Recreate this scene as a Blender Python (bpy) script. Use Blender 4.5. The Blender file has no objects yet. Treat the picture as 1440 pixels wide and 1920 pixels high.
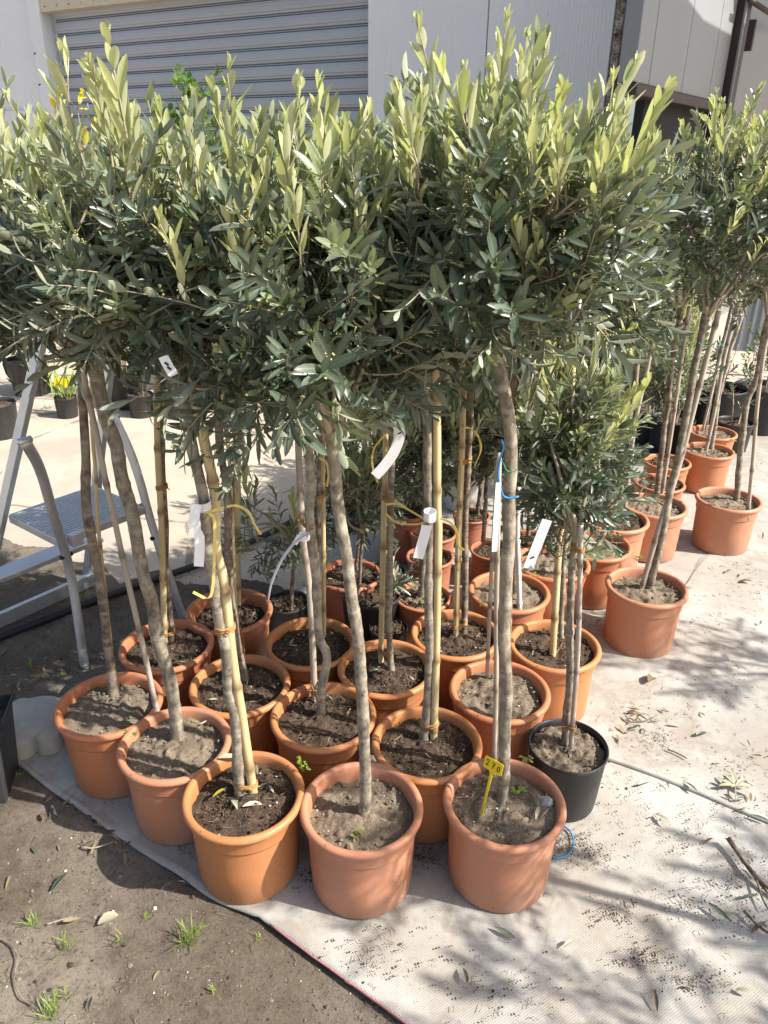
import bpy, math, random
import numpy as np
from mathutils import Vector, Matrix, Quaternion

random.seed(7); RNG = np.random.default_rng(7)
SC = bpy.context.scene
COL = SC.collection
R = math.radians

# ---------------------------------------------------------------- camera, sky, sun, exposure
CAM_H, PITCH, ROLL, FPX = 1.66, R(24.8), R(0.6), 1400.0
_f = Vector((0, math.cos(PITCH), -math.sin(PITCH)))
_r = Vector((1, 0, 0)); _u = _r.cross(_f)
CX = math.cos(ROLL) * _r + math.sin(ROLL) * _u
CY = -math.sin(ROLL) * _r + math.cos(ROLL) * _u
CP = Vector((0, 0, CAM_H))
cam = bpy.data.cameras.new('camera')
cam.sensor_fit = 'VERTICAL'; cam.sensor_height = 24; cam.lens = FPX / 1920 * 24
cam.clip_start = 0.05; cam.clip_end = 500
camo = bpy.data.objects.new('camera', cam); COL.objects.link(camo)
camo.matrix_world = Matrix(((CX.x, CY.x, -_f.x, CP.x), (CX.y, CY.y, -_f.y, CP.y), (CX.z, CY.z, -_f.z, CP.z), (0, 0, 0, 1)))
SC.camera = camo

SUN_EL, SUN_AZ = R(42), R(-17)            # azimuth measured from +x towards +y
SUN = Vector((math.cos(SUN_EL) * math.cos(SUN_AZ), math.cos(SUN_EL) * math.sin(SUN_AZ), math.sin(SUN_EL)))
w = bpy.data.worlds.new('World'); SC.world = w; w.use_nodes = True
nt = w.node_tree; bg = nt.nodes['Background']
sky = nt.nodes.new('ShaderNodeTexSky'); sky.sky_type = 'NISHITA'; sky.sun_disc = False
sky.dust_density = 3.0; sky.ozone_density = 0.9; sky.air_density = 1.0
sky.sun_elevation = SUN_EL; sky.sun_rotation = R(107)
nt.links.new(sky.outputs[0], bg.inputs[0]); bg.inputs[1].default_value = 0.115
sl = bpy.data.lights.new('sun', 'SUN'); sl.energy = 5.0; sl.angle = R(0.55); sl.color = (1, 0.955, 0.885)
so = bpy.data.objects.new('sun', sl); COL.objects.link(so); so.rotation_mode = 'QUATERNION'
so.rotation_quaternion = SUN.to_track_quat('Z', 'Y'); so.location = (4, -1, 6)
SC.view_settings.view_transform = 'Standard'; SC.view_settings.look = 'None'
SC.view_settings.exposure = 0.92; SC.view_settings.gamma = 1; SC.view_settings.use_curve_mapping = False
SC.cycles.max_bounces = 8; SC.cycles.transparent_max_bounces = 4

# ---------------------------------------------------------------- survey helpers: a sight line through the photo meets a real plane
def ray(px, py):
    return CX * ((px - 720) / FPX) + CY * (-(py - 960) / FPX) + _f
def at(px, py, z=0.0):
    d = ray(px, py); return CP + d * ((z - CAM_H) / d.z)
def atY(px, py, Y):
    d = ray(px, py); return CP + d * (Y / d.y)
def on_plane(px, py, p0, n):
    d = ray(px, py); return CP + d * ((p0 - CP).dot(n) / d.dot(n))

# ---------------------------------------------------------------- noise
def _h(ix, iy, s):
    a = np.sin(ix * 127.1 + iy * 311.7 + s * 74.7) * 43758.5453
    return a - np.floor(a)
def vn(x, y, s=0):
    x = np.asarray(x, float); y = np.asarray(y, float)
    ix, iy = np.floor(x), np.floor(y); fx, fy = x - ix, y - iy
    fx = fx * fx * (3 - 2 * fx); fy = fy * fy * (3 - 2 * fy)
    a = _h(ix, iy, s); b = _h(ix + 1, iy, s); c = _h(ix, iy + 1, s); d = _h(ix + 1, iy + 1, s)
    return (a + (b - a) * fx) * (1 - fy) + (c + (d - c) * fx) * fy - .5
def fbm(x, y, s=0, o=4):
    t = 0; a = 1.0; x = np.asarray(x, float); y = np.asarray(y, float)
    for k in range(o):
        t = t + a * vn(x, y, s + k * 3.3); a *= .5; x = x * 2.03 + 7.1; y = y * 2.03 + 3.7
    return t

# ---------------------------------------------------------------- mesh helpers
class MB:
    def __init__(s): s.v = []; s.f = []; s.mi = []; s.sm = []; s.att = {}
    def add(s, vs, fs, mi=0, smooth=True, **att):
        b = len(s.v); s.v.extend([tuple(v) for v in vs])
        for f in fs:
            s.f.append(tuple(i + b for i in f)); s.mi.append(mi); s.sm.append(smooth)
        for k, a in att.items():
            s.att.setdefault(k, [])
            L = s.att[k]; L.extend([0.0] * (b - len(L)))
            L.extend(list(a) if hasattr(a, '__len__') else [a] * len(vs))
        return s
    def mesh(s, name, mats):
        m = bpy.data.meshes.new(name); m.from_pydata(s.v, [], s.f)
        for a in (mats if isinstance(mats, (list, tuple)) else [mats]): m.materials.append(a)
        m.polygons.foreach_set('material_index', s.mi); m.polygons.foreach_set('use_smooth', s.sm)
        for k, a in s.att.items():
            a = a + [0.0] * (len(s.v) - len(a))
            m.attributes.new(k, 'FLOAT', 'POINT').data.foreach_set('value', a)
        m.update(); return m
    def box(s, c, d, mi=0, M=None):
        x, y, z = c; a, b, e = d[0] / 2, d[1] / 2, d[2] / 2
        vs = [Vector((x + i * a, y + j * b, z + k * e)) for k in (-1, 1) for j in (-1, 1) for i in (-1, 1)]
        if M: vs = [M @ v for v in vs]
        return s.add(vs, [(0, 2, 3, 1), (4, 5, 7, 6), (0, 1, 5, 4), (2, 6, 7, 3), (0, 4, 6, 2), (1, 3, 7, 5)], mi, False)
    def tube(s, pts, rad, n=8, mi=0, caps=True, flat=None, smooth=True, **att):
        pts = [Vector(p) for p in pts]; N = len(pts)
        if not hasattr(rad, '__len__'): rad = [rad] * N
        vs = []; up = None
        for i, p in enumerate(pts):
            t = (pts[min(i + 1, N - 1)] - pts[max(i - 1, 0)])
            t = t.normalized() if t.length > 1e-9 else Vector((0, 0, 1))
            if up is None: up = t.orthogonal().normalized()
            up = (up - t * up.dot(t)); up = up.normalized() if up.length > 1e-6 else t.orthogonal().normalized()
            q = t.cross(up)
            for k in range(n):
                a = 2 * math.pi * k / n
                r = rad[i] * (1 if not flat else 1)
                vs.append(p + up * (math.cos(a) * r) + q * (math.sin(a) * r * (flat or 1)))
        fs = [(i * n + k, i * n + (k + 1) % n, (i + 1) * n + (k + 1) % n, (i + 1) * n + k) for i in range(N - 1) for k in range(n)]
        if caps: fs += [tuple(range(n - 1, -1, -1)), tuple((N - 1) * n + k for k in range(n))]
        return s.add(vs, fs, mi, smooth, **att)
    def lathe(s, prof, n=48, mi=0, c=(0, 0, 0), smooth=True):
        vs = [(c[0] + r * math.cos(2 * math.pi * k / n), c[1] + r * math.sin(2 * math.pi * k / n), c[2] + z) for r, z in prof for k in range(n)]
        fs = [(i * n + k, i * n + (k + 1) % n, (i + 1) * n + (k + 1) % n, (i + 1) * n + k) for i in range(len(prof) - 1) for k in range(n)]
        return s.add(vs, fs, mi, smooth)
    def strip(s, pts, wid, side, mi=0, th=.0006):
        # a thin ribbon with real thickness: centre line, width, side vectors
        pts = [Vector(p) for p in pts]; N = len(pts); vs = []
        if isinstance(side, Vector): side = [side] * N
        if not hasattr(wid, '__len__'): wid = [wid] * N
        for i, p in enumerate(pts):
            t = (pts[min(i + 1, N - 1)] - pts[max(i - 1, 0)]).normalized()
            sd = (side[i] - t * side[i].dot(t)).normalized(); nn = t.cross(sd) * th / 2
            vs += [p - sd * wid[i] / 2 - nn, p + sd * wid[i] / 2 - nn, p + sd * wid[i] / 2 + nn, p - sd * wid[i] / 2 + nn]
        fs = [(4 * i + k, 4 * i + (k + 1) % 4, 4 * i + 4 + (k + 1) % 4, 4 * i + 4 + k) for i in range(N - 1) for k in range(4)]
        fs += [(3, 2, 1, 0), tuple(4 * (N - 1) + k for k in range(4))]
        return s.add(vs, fs, mi, False)

def spline(pts, n):
    P = [Vector(p) for p in pts]
    if len(P) == 2: return [P[0].lerp(P[1], i / (n - 1)) for i in range(n)]
    L = [0]
    for i in range(1, len(P)): L.append(L[-1] + max((P[i] - P[i - 1]).length, 1e-6))
    out = []
    for k in range(n):
        d = L[-1] * k / (n - 1); i = 0
        while i < len(P) - 2 and L[i + 1] < d: i += 1
        t = (d - L[i]) / (L[i + 1] - L[i])
        p0 = P[i - 1] if i else P[0] * 2 - P[1]; p3 = P[i + 2] if i + 2 < len(P) else P[-1] * 2 - P[-2]
        a, b = P[i], P[i + 1]
        out.append(.5 * ((2 * a) + (b - p0) * t + (2 * p0 - 5 * a + 4 * b - p3) * t * t + (3 * a - p0 - 3 * b + p3) * t ** 3))
    return out

def link(name, data, parent=None, **props):
    o = bpy.data.objects.new(name, data); COL.objects.link(o)
    if parent: o.parent = parent
    for k, v in props.items(): o[k] = v
    return o
def thing(name, label, cat, loc=(0, 0, 0), rz=0, group=None, data=None):
    o = link(name, data); o.location = loc; o.rotation_euler = (0, 0, rz)
    o['label'] = label; o['category'] = cat
    if group: o['group'] = group
    return o

# ---------------------------------------------------------------- materials
class NM:
    def __init__(s, name):
        s.m = bpy.data.materials.new(name); s.m.use_nodes = True
        s.t = s.m.node_tree; s.b = s.t.nodes['Principled BSDF']; s.out = s.t.nodes['Material Output']
        s.co = s.t.nodes.new('ShaderNodeTexCoord')
    def n(s, typ, ins=None, **kw):
        x = s.t.nodes.new('ShaderNode' + typ)
        for k, v in kw.items(): setattr(x, k, v)
        for k, v in (ins or {}).items(): s.set(x.inputs[k], v)
        return x
    def set(s, inp, v):
        if isinstance(v, bpy.types.NodeSocket): s.t.links.new(v, inp)
        elif isinstance(v, bpy.types.Node): s.t.links.new(v.outputs[0], inp)
        else:
            if hasattr(v, '__len__') and len(v) == 3 and inp.type == 'RGBA': v = (*v, 1)
            inp.default_value = v
    def noise(s, scale, detail=4, rough=.55, vec=None, sc=None, dist=0):
        v = vec or s.co.outputs['Object']
        if sc: v = s.n('Mapping', {'Vector': v, 'Scale': sc}).outputs[0]
        return s.n('TexNoise', {'Vector': v, 'Scale': scale, 'Detail': detail, 'Roughness': rough, 'Distortion': dist}).outputs[0]
    def ramp(s, f, a, b, ca=(0, 0, 0), cb=(1, 1, 1), mid=None):
        r = s.n('ValToRGB', {'Fac': f}); e = r.color_ramp.elements
        e[0].position, e[1].position = a, b; e[0].color = (*ca, 1); e[1].color = (*cb, 1)
        if mid:
            k = e.new(mid[0]); k.color = (*mid[1], 1)
        return r.outputs[0]
    def mix(s, f, a, b, mode='MIX'):
        x = s.n('Mix', data_type='RGBA', blend_type=mode)
        s.set(x.inputs[0], f); s.set(x.inputs[6], a); s.set(x.inputs[7], b); return x.outputs[2]
    def math(s, op, a, b=0.0, clamp=False):
        x = s.n('Math', operation=op, use_clamp=clamp); s.set(x.inputs[0], a); s.set(x.inputs[1], b); return x.outputs[0]
    def bump(s, h, strength=.4, dist=.002, nrm=None):
        ins = {'Height': h, 'Strength': strength, 'Distance': dist}
        if nrm: ins['Normal'] = nrm
        return s.n('Bump', ins).outputs[0]
    def done(s, col=None, rough=None, nrm=None, metal=0, spec=.5):
        if col is not None: s.set(s.b.inputs['Base Color'], col)
        if rough is not None: s.set(s.b.inputs['Roughness'], rough)
        if nrm is not None: s.set(s.b.inputs['Normal'], nrm)
        s.b.inputs['Metallic'].default_value = metal; s.b.inputs['Specular IOR Level'].default_value = spec
        return s.m
    def attr(s, name): return s.n('Attribute', attribute_name=name).outputs['Fac']
    def rnd(s): return s.n('ObjectInfo').outputs['Random']
    def z(s, which='Object'): return s.n('SeparateXYZ', {0: s.co.outputs[which]}).outputs[2]

def terracotta(name, base, dust=(.42, .33, .26), amount=.5):
    k = NM(name)
    c = k.mix(k.noise(6, 5), tuple(x * .86 for x in base), tuple(min(1, x * 1.12) for x in base))
    fine = k.ramp(k.noise(140, 3), .35, .7)
    c = k.mix(k.math('MULTIPLY', fine, .12), c, dust)
    # dried mud splashed round the foot of the pot and scuffs higher up: dirt with its own outline
    foot = k.math('SUBTRACT', .075, k.z()); foot = k.math('MULTIPLY', foot, 11, True)
    spl = k.ramp(k.noise(9, 6, .7), .42, .66)
    c = k.mix(k.math('MULTIPLY', k.math('MULTIPLY', foot, spl), amount), c, dust)
    sc = k.ramp(k.noise(5, 8, .75, sc=(1, 1, .5)), .56, .72)
    c = k.mix(k.math('MULTIPLY', sc, .5 * amount), c, dust)
    lime = k.ramp(k.noise(3.5, 7, .7, sc=(2.5, 2.5, .5)), .55, .75); c = k.mix(k.math('MULTIPLY', lime, .20), c, (.55, .45, .37))
    dk = k.ramp(k.noise(4.5, 6, .7, sc=(1.5, 1.5, .6)), .56, .76); c = k.mix(k.math('MULTIPLY', dk, .35), c, tuple(x * .5 for x in base))
    ov = k.rnd(); c = k.mix(k.math('MULTIPLY', ov, .2), c, (base[0] * .82, base[1] * .95, base[2] * 1.25))
    sp = k.ramp(k.noise(70, 2), .69, .73)
    c = k.mix(k.math('MULTIPLY', sp, .5), c, (.10, .05, .03))
    return k.done(c, k.ramp(k.noise(12, 4), .3, .7, (.40,) * 3, (.62,) * 3), k.bump(k.noise(160, 3), .12, .0008), spec=.38)
TERRA = [terracotta('terracotta_ochre', (.48, .185, .062), amount=.35), terracotta('terracotta_orange', (.47, .165, .068), amount=.6),
         terracotta('terracotta_pink', (.47, .197, .105), amount=.9), terracotta('terracotta_red', (.40, .13, .065), amount=.5)]
def blackplastic():
    k = NM('black_plastic'); d = k.ramp(k.noise(5, 6, .7, sc=(1, 1, .45)), .42, .75)
    c = k.mix(k.math('MULTIPLY', d, .35), (.013, .015, .02), (.16, .145, .125))
    return k.done(c, k.ramp(d, 0, 1, (.36,) * 3, (.7,) * 3), k.bump(k.noise(60, 3), .1, .001), spec=.4)
BLACK = blackplastic()
def plain(name, col, rough=.5, var=.15, scale=20, metal=0, spec=.4, bump=.1, dist=.001, sc=None):
    k = NM(name)
    c = k.mix(k.noise(scale, 5, sc=sc), tuple(x * (1 - var) for x in col), tuple(min(1, x * (1 + var)) for x in col))
    return k.done(c, rough, k.bump(k.noise(scale * 4, 4, sc=sc), bump, dist) if bump else None, metal, spec)
CREAM = plain('cream_plastic', (.50, .47, .40), .5)
def soilm(name, a, b, c3):
    k = NM(name); n1 = k.noise(28, 6, .7); n2 = k.noise(190, 3, .7)
    c = k.mix(k.ramp(n1, .3, .72), a, b)
    c = k.mix(k.math('MULTIPLY', k.ramp(n2, .56, .68), .75), c, c3)
    c = k.mix(k.math('MULTIPLY', k.ramp(k.noise(320, 2), .66, .70), .55), c, tuple(min(1, x * 1.9 + .04) for x in c3))
    return k.done(c, .95, k.bump(k.noise(230, 5, .75), .9, .004), spec=.15)
SOIL_DARK = soilm('potting_soil', (.032, .022, .016), (.105, .072, .050), (.20, .145, .10))
SOIL_GREY = soilm('dry_clay_soil', (.125, .095, .066), (.245, .195, .140), (.35, .29, .22))
def barkm(name, a, b, ring):
    k = NM(name); n1 = k.noise(55, 7, .7, sc=(1, 1, .55)); c = k.mix(k.ramp(n1, .38, .62), tuple(x * .72 for x in a), tuple(x * 1.12 for x in b))
    bl = k.ramp(k.noise(16, 5, .65), .50, .66); c = k.mix(k.math('MULTIPLY', bl, .55), c, ring)
    # horizontal leaf scars and lenticel rings
    zn = k.noise(30, 2, .5, sc=(.02, .02, 1)); rg = k.ramp(zn, .60, .66); c = k.mix(k.math('MULTIPLY', rg, .55), c, ring)
    c = k.mix(k.math('MULTIPLY', k.math('MULTIPLY', k.attr('ring'), k.ramp(k.noise(40, 4, .6), .35, .55)), .75), c, tuple(min(1, x * 1.15) for x in ring))
    dk = k.ramp(k.noise(60, 3, .6, sc=(.3, .3, 1.4)), .60, .70); c = k.mix(k.math('MULTIPLY', dk, .45), c, tuple(x * .42 for x in a))
    lt = k.ramp(k.noise(150, 2, .6), .66, .72); c = k.mix(k.math('MULTIPLY', lt, .4), c, (.5, .46, .38))
    h = k.math('ADD', k.noise(70, 5, .7, sc=(1, 1, .5)), k.math('MULTIPLY', zn, 1.2))
    return k.done(c, .85, k.bump(h, .75, .003), spec=.2)
BARK = [barkm('bark_grey', (.15, .125, .095), (.27, .23, .175), (.36, .32, .25)),
        barkm('bark_brown', (.115, .085, .062), (.215, .17, .13), (.33, .27, .20)),
        barkm('bark_pale', (.22, .185, .14), (.33, .285, .22), (.42, .37, .29))]
def canem(name, a, b, dark):
    k = NM(name); n = k.noise(12, 5, .6, sc=(3, 3, .35)); c = k.mix(k.ramp(n, .3, .7), a, b)
    st = k.ramp(k.noise(40, 4, .6, sc=(3, 3, .12)), .6, .74); c = k.mix(k.math('MULTIPLY', st, .45), c, dark)
    sp = k.ramp(k.noise(38, 3, .6), .64, .70); c = k.mix(k.math('MULTIPLY', sp, .5), c, dark)
    c = k.mix(k.math('MULTIPLY', k.attr('node'), .92), c, dark)
    return k.done(c, .48, k.bump(k.noise(60, 4, sc=(4, 4, .15)), .3, .001), spec=.35)
CANE = canem('bamboo_yellow', (.45, .345, .165), (.60, .495, .285), (.19, .12, .06))
CANE_GREY = canem('cane_weathered', (.33, .275, .215), (.46, .40, .33), (.16, .125, .095))
TIE = plain('tie_rubber', (.36, .185, .058), .6, .2, 60)
TWIG = plain('twig_bark', (.33, .28, .20), .8, .25, 30)
WHITE = plain('tag_plastic', (.78, .78, .80), .45, .03, 20, bump=0)
INK = plain('ink', (.02, .02, .025), .6, .0, 20, bump=0)
YELLOW = plain('yellow_plastic', (.85, .62, .012), .38, .05, 20, bump=.03)
def ribbonm():
    k = NM('yellow_ribbon'); k.set(k.b.inputs['Base Color'], (.80, .68, .24, 1)); k.b.inputs['Roughness'].default_value = .4
    tr = k.n('BsdfTranslucent', {'Color': (.85, .72, .20, 1)}); mx = k.n('MixShader', {0: .35, 1: k.b.outputs[0], 2: tr.outputs[0]})
    k.t.links.new(mx.outputs[0], k.out.inputs[0]); return k.m
RIBBON = ribbonm()
BLUE = plain('blue_string', (.02, .20, .46), .5, .25, 200, bump=.2)
GREENW = plain('green_wire', (.03, .22, .13), .45, .1, 50)
def alum():
    k = NM('aluminium'); n = k.noise(22, 5, .65, sc=(1, 1, .2)); d = k.ramp(k.noise(8, 6, .7), .5, .75)
    c = k.mix(n, (.58, .59, .60), (.72, .73, .74)); c = k.mix(k.math('MULTIPLY', d, .5), c, (.42, .40, .36))
    return k.done(c, k.ramp(n, .3, .7, (.38,) * 3, (.55,) * 3), k.bump(k.noise(180, 3), .12, .0006), .75)
ALU = alum()
RUBBER = plain('black_rubber', (.018, .018, .02), .55, .3, 30)
CONC = plain('concrete_block', (.43, .40, .335), .9, .18, 14, bump=.5, dist=.003)
def leafm(name, dark, mid, under, vein, trans, tc, rough):
    k = NM(name); t = k.attr('tint'); r = k.rnd()
    c = k.mix(t, dark, mid)
    c = k.mix(k.math('MULTIPLY', r, .28), c, tuple(x * 1.45 for x in mid))
    v = k.math('POWER', k.attr('mid'), 9); c = k.mix(k.math('MULTIPLY', v, .55), c, vein)
    back = k.n('NewGeometry').outputs['Backfacing']
    u = k.mix(t, tuple(x * .8 for x in under), under); u = k.mix(k.math('MULTIPLY', v, .4), u, vein)
    col = k.mix(back, c, u)
    k.set(k.b.inputs['Base Color'], col); k.b.inputs['Specular IOR Level'].default_value = .5
    k.set(k.b.inputs['Roughness'], k.math('ADD', k.math('MULTIPLY', back, .25), rough))
    k.set(k.b.inputs['Normal'], k.bump(k.noise(90, 3), .15, .001))
    tr = k.n('BsdfTranslucent', {'Color': k.mix(t, tuple(x * .7 for x in tc), tc)})
    mx = k.n('MixShader', {0: trans, 1: k.b.outputs[0], 2: tr.outputs[0]})
    k.t.links.new(mx.outputs[0], k.out.inputs[0]); return k.m
LEAF = leafm('olive_leaf', (.020, .033, .022), (.102, .130, .086), (.29, .31, .23), (.22, .25, .17), .12, (.18, .26, .07), .34)
MIDL = leafm('silvery_olive_leaf', (.07, .095, .055), (.235, .27, .155), (.40, .42, .30), (.33, .36, .20), .22, (.34, .42, .11), .34)
YOUNG = leafm('young_olive_leaf', (.24, .28, .11), (.47, .49, .24), (.56, .57, .37), (.56, .57, .35), .38, (.62, .66, .20), .36)
SHRUB = leafm('glossy_shrub_leaf', (.035, .10, .016), (.08, .18, .028), (.12, .20, .06), (.16, .26, .07), .3, (.22, .42, .03), .3)
GOLD = leafm('yellow_leaf', (.50, .42, .03), (.66, .56, .05), (.55, .50, .10), (.6, .55, .15), .4, (.7, .6, .04), .4)
DRY = leafm('dry_leaf', (.13, .085, .045), (.27, .20, .115), (.36, .30, .20), (.3, .24, .15), .1, (.25, .17, .07), .7)
DRYPALE = leafm('pale_dry_leaf', (.30, .29, .20), (.44, .42, .30), (.46, .45, .36), (.45, .43, .33), .1, (.35, .30, .15), .6)
BUD = plain('flower_bud', (.42, .42, .15), .6, .2, 60, bump=0)
GRASSM = leafm('grass_blade', (.13, .21, .03), (.24, .33, .05), (.24, .33, .06), (.28, .36, .08), .3, (.35, .5, .05), .45)

# ---------------------------------------------------------------- ground
def groundm():
    k = NM('yard_concrete'); n = k.noise(1.3, 7, .62); c = k.mix(k.ramp(n, .3, .7), (.40, .335, .255), (.53, .455, .36))
    c = k.mix(k.math('MULTIPLY', k.ramp(k.noise(.8, 5, .6), .5, .64), .65), c, (.30, .275, .24))
    c = k.mix(k.math('MULTIPLY', k.ramp(k.noise(9, 6, .7), .58, .74), .5), c, (.24, .19, .14))
    c = k.mix(k.math('MULTIPLY', k.ramp(k.noise(110, 3, .7), .58, .72), .45), c, (.30, .26, .2))
    vo = k.n('TexVoronoi', {'Vector': k.n('Mapping', {'Vector': k.co.outputs['Object'], 'Scale': (.9, .9, 0)}).outputs[0], 'Scale': .8, 'Randomness': 1}, feature='DISTANCE_TO_EDGE')
    cr = k.math('LESS_THAN', k.math('ADD', vo.outputs[0], k.math('MULTIPLY', k.math('SUBTRACT', k.noise(6, 5), .5), .05)), .004)
    c = k.mix(k.math('MULTIPLY', cr, .6), c, (.12, .10, .08))
    return k.done(c, .92, k.bump(k.noise(70, 6, .7), .35, .004), spec=.2)
g = MB(); g.add([(-60, -30, 0), (60, -30, 0), (60, 90, 0), (-60, 90, 0)], [(0, 1, 2, 3)], 0, False)
link('ground', g.mesh('ground', groundm()), kind='structure')

def dirtm():
    k = NM('garden_soil'); n = k.noise(2.6, 7, .6); c = k.mix(k.ramp(n, .34, .68), (.135, .106, .077), (.265, .218, .168))
    c = k.mix(k.math('MULTIPLY', k.ramp(k.noise(1.7, 4, .5), .47, .62), .75), c, (.34, .29, .23))
    p = k.n('VectorMath', {0: k.co.outputs['Object'], 1: (-.78, 1.02, 0)}, operation='DISTANCE').outputs['Value']
    sd = k.math('ADD', k.math('MULTIPLY', p, -2.6), k.math('ADD', k.math('MULTIPLY', k.noise(5, 7, .7), 1.2), .28), True)      # a fan of paler washed-out sand
    c = k.mix(k.math('MULTIPLY', k.ramp(sd, .25, .6), .8), c, (.42, .36, .285))
    c = k.mix(k.math('MULTIPLY', k.ramp(k.noise(22, 7, .75), .5, .66), .6), c, (.10, .075, .052))
    c = k.mix(k.math('MULTIPLY', k.ramp(k.noise(210, 3, .7), .57, .68), .7), c, (.30, .25, .19))
    c = k.mix(k.math('MULTIPLY', k.ramp(k.noise(120, 3, .7), .58, .68), .7), c, (.05, .037, .026))
    c = k.mix(k.math('MULTIPLY', k.ramp(k.noise(70, 6, .85), .5, .64), .45), c, (.085, .062, .043))
    c = k.mix(k.math('MULTIPLY', k.ramp(k.noise(300, 2, .6), .64, .70), .5), c, (.42, .37, .30))
    return k.done(c, .95, k.bump(k.noise(110, 8, .85), 1.0, .014), spec=.15)
DIRT = dirtm()
def poly_grid(name, outline, step, zf, mat, feather=None):
    # a sheet over a polygon: fine grid clipped by the outline
    import bmesh
    xs = [p[0] for p in outline]; ys = [p[1] for p in outline]
    bm = bmesh.new(); f = bm.faces.new([bm.verts.new((p[0], p[1], 0)) for p in outline])
    for ax, lo, hi in ((0, min(xs), max(xs)), (1, min(ys), max(ys))):
        q = lo + step * .5
        while q < hi:
            co = (q, 0, 0) if ax == 0 else (0, q, 0); no = (1, 0, 0) if ax == 0 else (0, 1, 0)
            bmesh.ops.bisect_plane(bm, geom=bm.verts[:] + bm.edges[:] + bm.faces[:], plane_co=co, plane_no=no)
            q += step
    co = np.array([v.co[:2] for v in bm.verts]); zz = zf(co[:, 0], co[:, 1])
    edge = [v.is_boundary for v in bm.verts]
    for v, z_, e in zip(bm.verts, zz, edge): v.co.z = (feather if (e and feather is not None) else z_)
    for f in bm.faces: f.smooth = True; 
    bm.normal_update()
    for f in bm.faces:
        if f.normal.z < 0: f.normal_flip()
    m = bpy.data.meshes.new(name); bm.to_mesh(m); bm.free(); m.materials.append(mat); return m
# soil patch: front left, reaching back to the broken edge of the concrete
b0 = [at(0, 1016), at(90, 1030), at(170, 1060), at(235, 1092), at(300, 1078), at(390, 1100), at(470, 1090), at(560, 1110)]
rag = []
for a, b in zip(b0, b0[1:]):
    for t in (0, .33, .66):
        p = a.lerp(b, t); rag.append((p.x + .03 * vn(p.x * 9, 3, 1), p.y + .10 * float(vn(p.x * 7, 1, 2))))
out = [(1.5, .1), (-2.9, .1), (-3.2, 3.35)] + rag + [(-.25, 2.3), (.0, 1.45), (.9, .7)]
out = out[::-1]
def dirt_h(x, y): return .012 + .016 * fbm(x * 3, y * 3, 5) + .012 * fbm(x * 22, y * 22, 9, 3) + .006 * fbm(x * 75, y * 75, 14, 3)
def dirt_z(x, y):
    ins = np.minimum(y - (1.213 - .65 * (x + .285)), (x - (-1.096 + (y - 1.72) * .91)) * .75)
    sc = np.clip(-ins / .05, 0, 1)
    return .004 + sc * (np.maximum(dirt_h(x, y), .004) - .004)
link('soil_patch', poly_grid('soil_patch', out, .016, dirt_z, DIRT, 0.003), kind='structure')

# ---------------------------------------------------------------- woven ground sheets
def tarpm():
    k = NM('woven_sheet'); n = k.noise(1.9, 6, .6); c = k.mix(k.ramp(n, .32, .7), (.31, .302, .275), (.47, .465, .432))
    c = k.mix(k.math('MULTIPLY', k.ramp(k.noise(2.6, 7, .68), .45, .62), .70), c, (.30, .258, .20))
    wm = k.ramp(k.noise(1.1, 6, .65, dist=.6), .48, .52, mid=(.50, (1, 1, 1)), cb=(0, 0, 0)); c = k.mix(k.math('MULTIPLY', wm, .6), c, (.23, .20, .16))
    c = k.mix(k.math('MULTIPLY', k.ramp(k.noise(5.5, 8, .75), .50, .68), .75), c, (.26, .225, .185))
    c = k.mix(k.math('MULTIPLY', k.ramp(k.noise(44, 5, .75), .63, .74), .75), c, (.12, .09, .065))
    c = k.mix(k.math('MULTIPLY', k.ramp(k.noise(130, 3, .7), .66, .71), .8), c, (.10, .08, .06))
    gr = k.ramp(k.noise(14, 8, .8), .48, .68); c = k.mix(k.math('MULTIPLY', gr, .55), c, (.24, .20, .16))
    v = k.n('Mapping', {'Vector': k.co.outputs['Object'], 'Rotation': (0, 0, R(-32))}).outputs[0]
    w1 = k.n('TexWave', {'Vector': v, 'Scale': 62, 'Distortion': .6, 'Detail': 1}, bands_direction='X').outputs[1]
    w2 = k.n('TexWave', {'Vector': v, 'Scale': 62, 'Distortion': .6, 'Detail': 1}, bands_direction='Y').outputs[1]
    wv = k.math('MULTIPLY', w1, w2)
    c = k.mix(k.math('MULTIPLY', k.ramp(wv, .05, .45), .45), c, (.40, .37, .33))
    return k.done(c, .8, k.bump(wv, .35, .0015), spec=.25)
TARP = tarpm()
def wavy(P, n, amp, s):
    pts = spline([Vector((p[0], p[1], 0)) for p in P], n)
    return [Vector((p.x + amp * float(fbm(i * .13, 0, s)), p.y + amp * float(fbm(i * .13, 5, s)), 0)) for i, p in enumerate(pts)]
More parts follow.
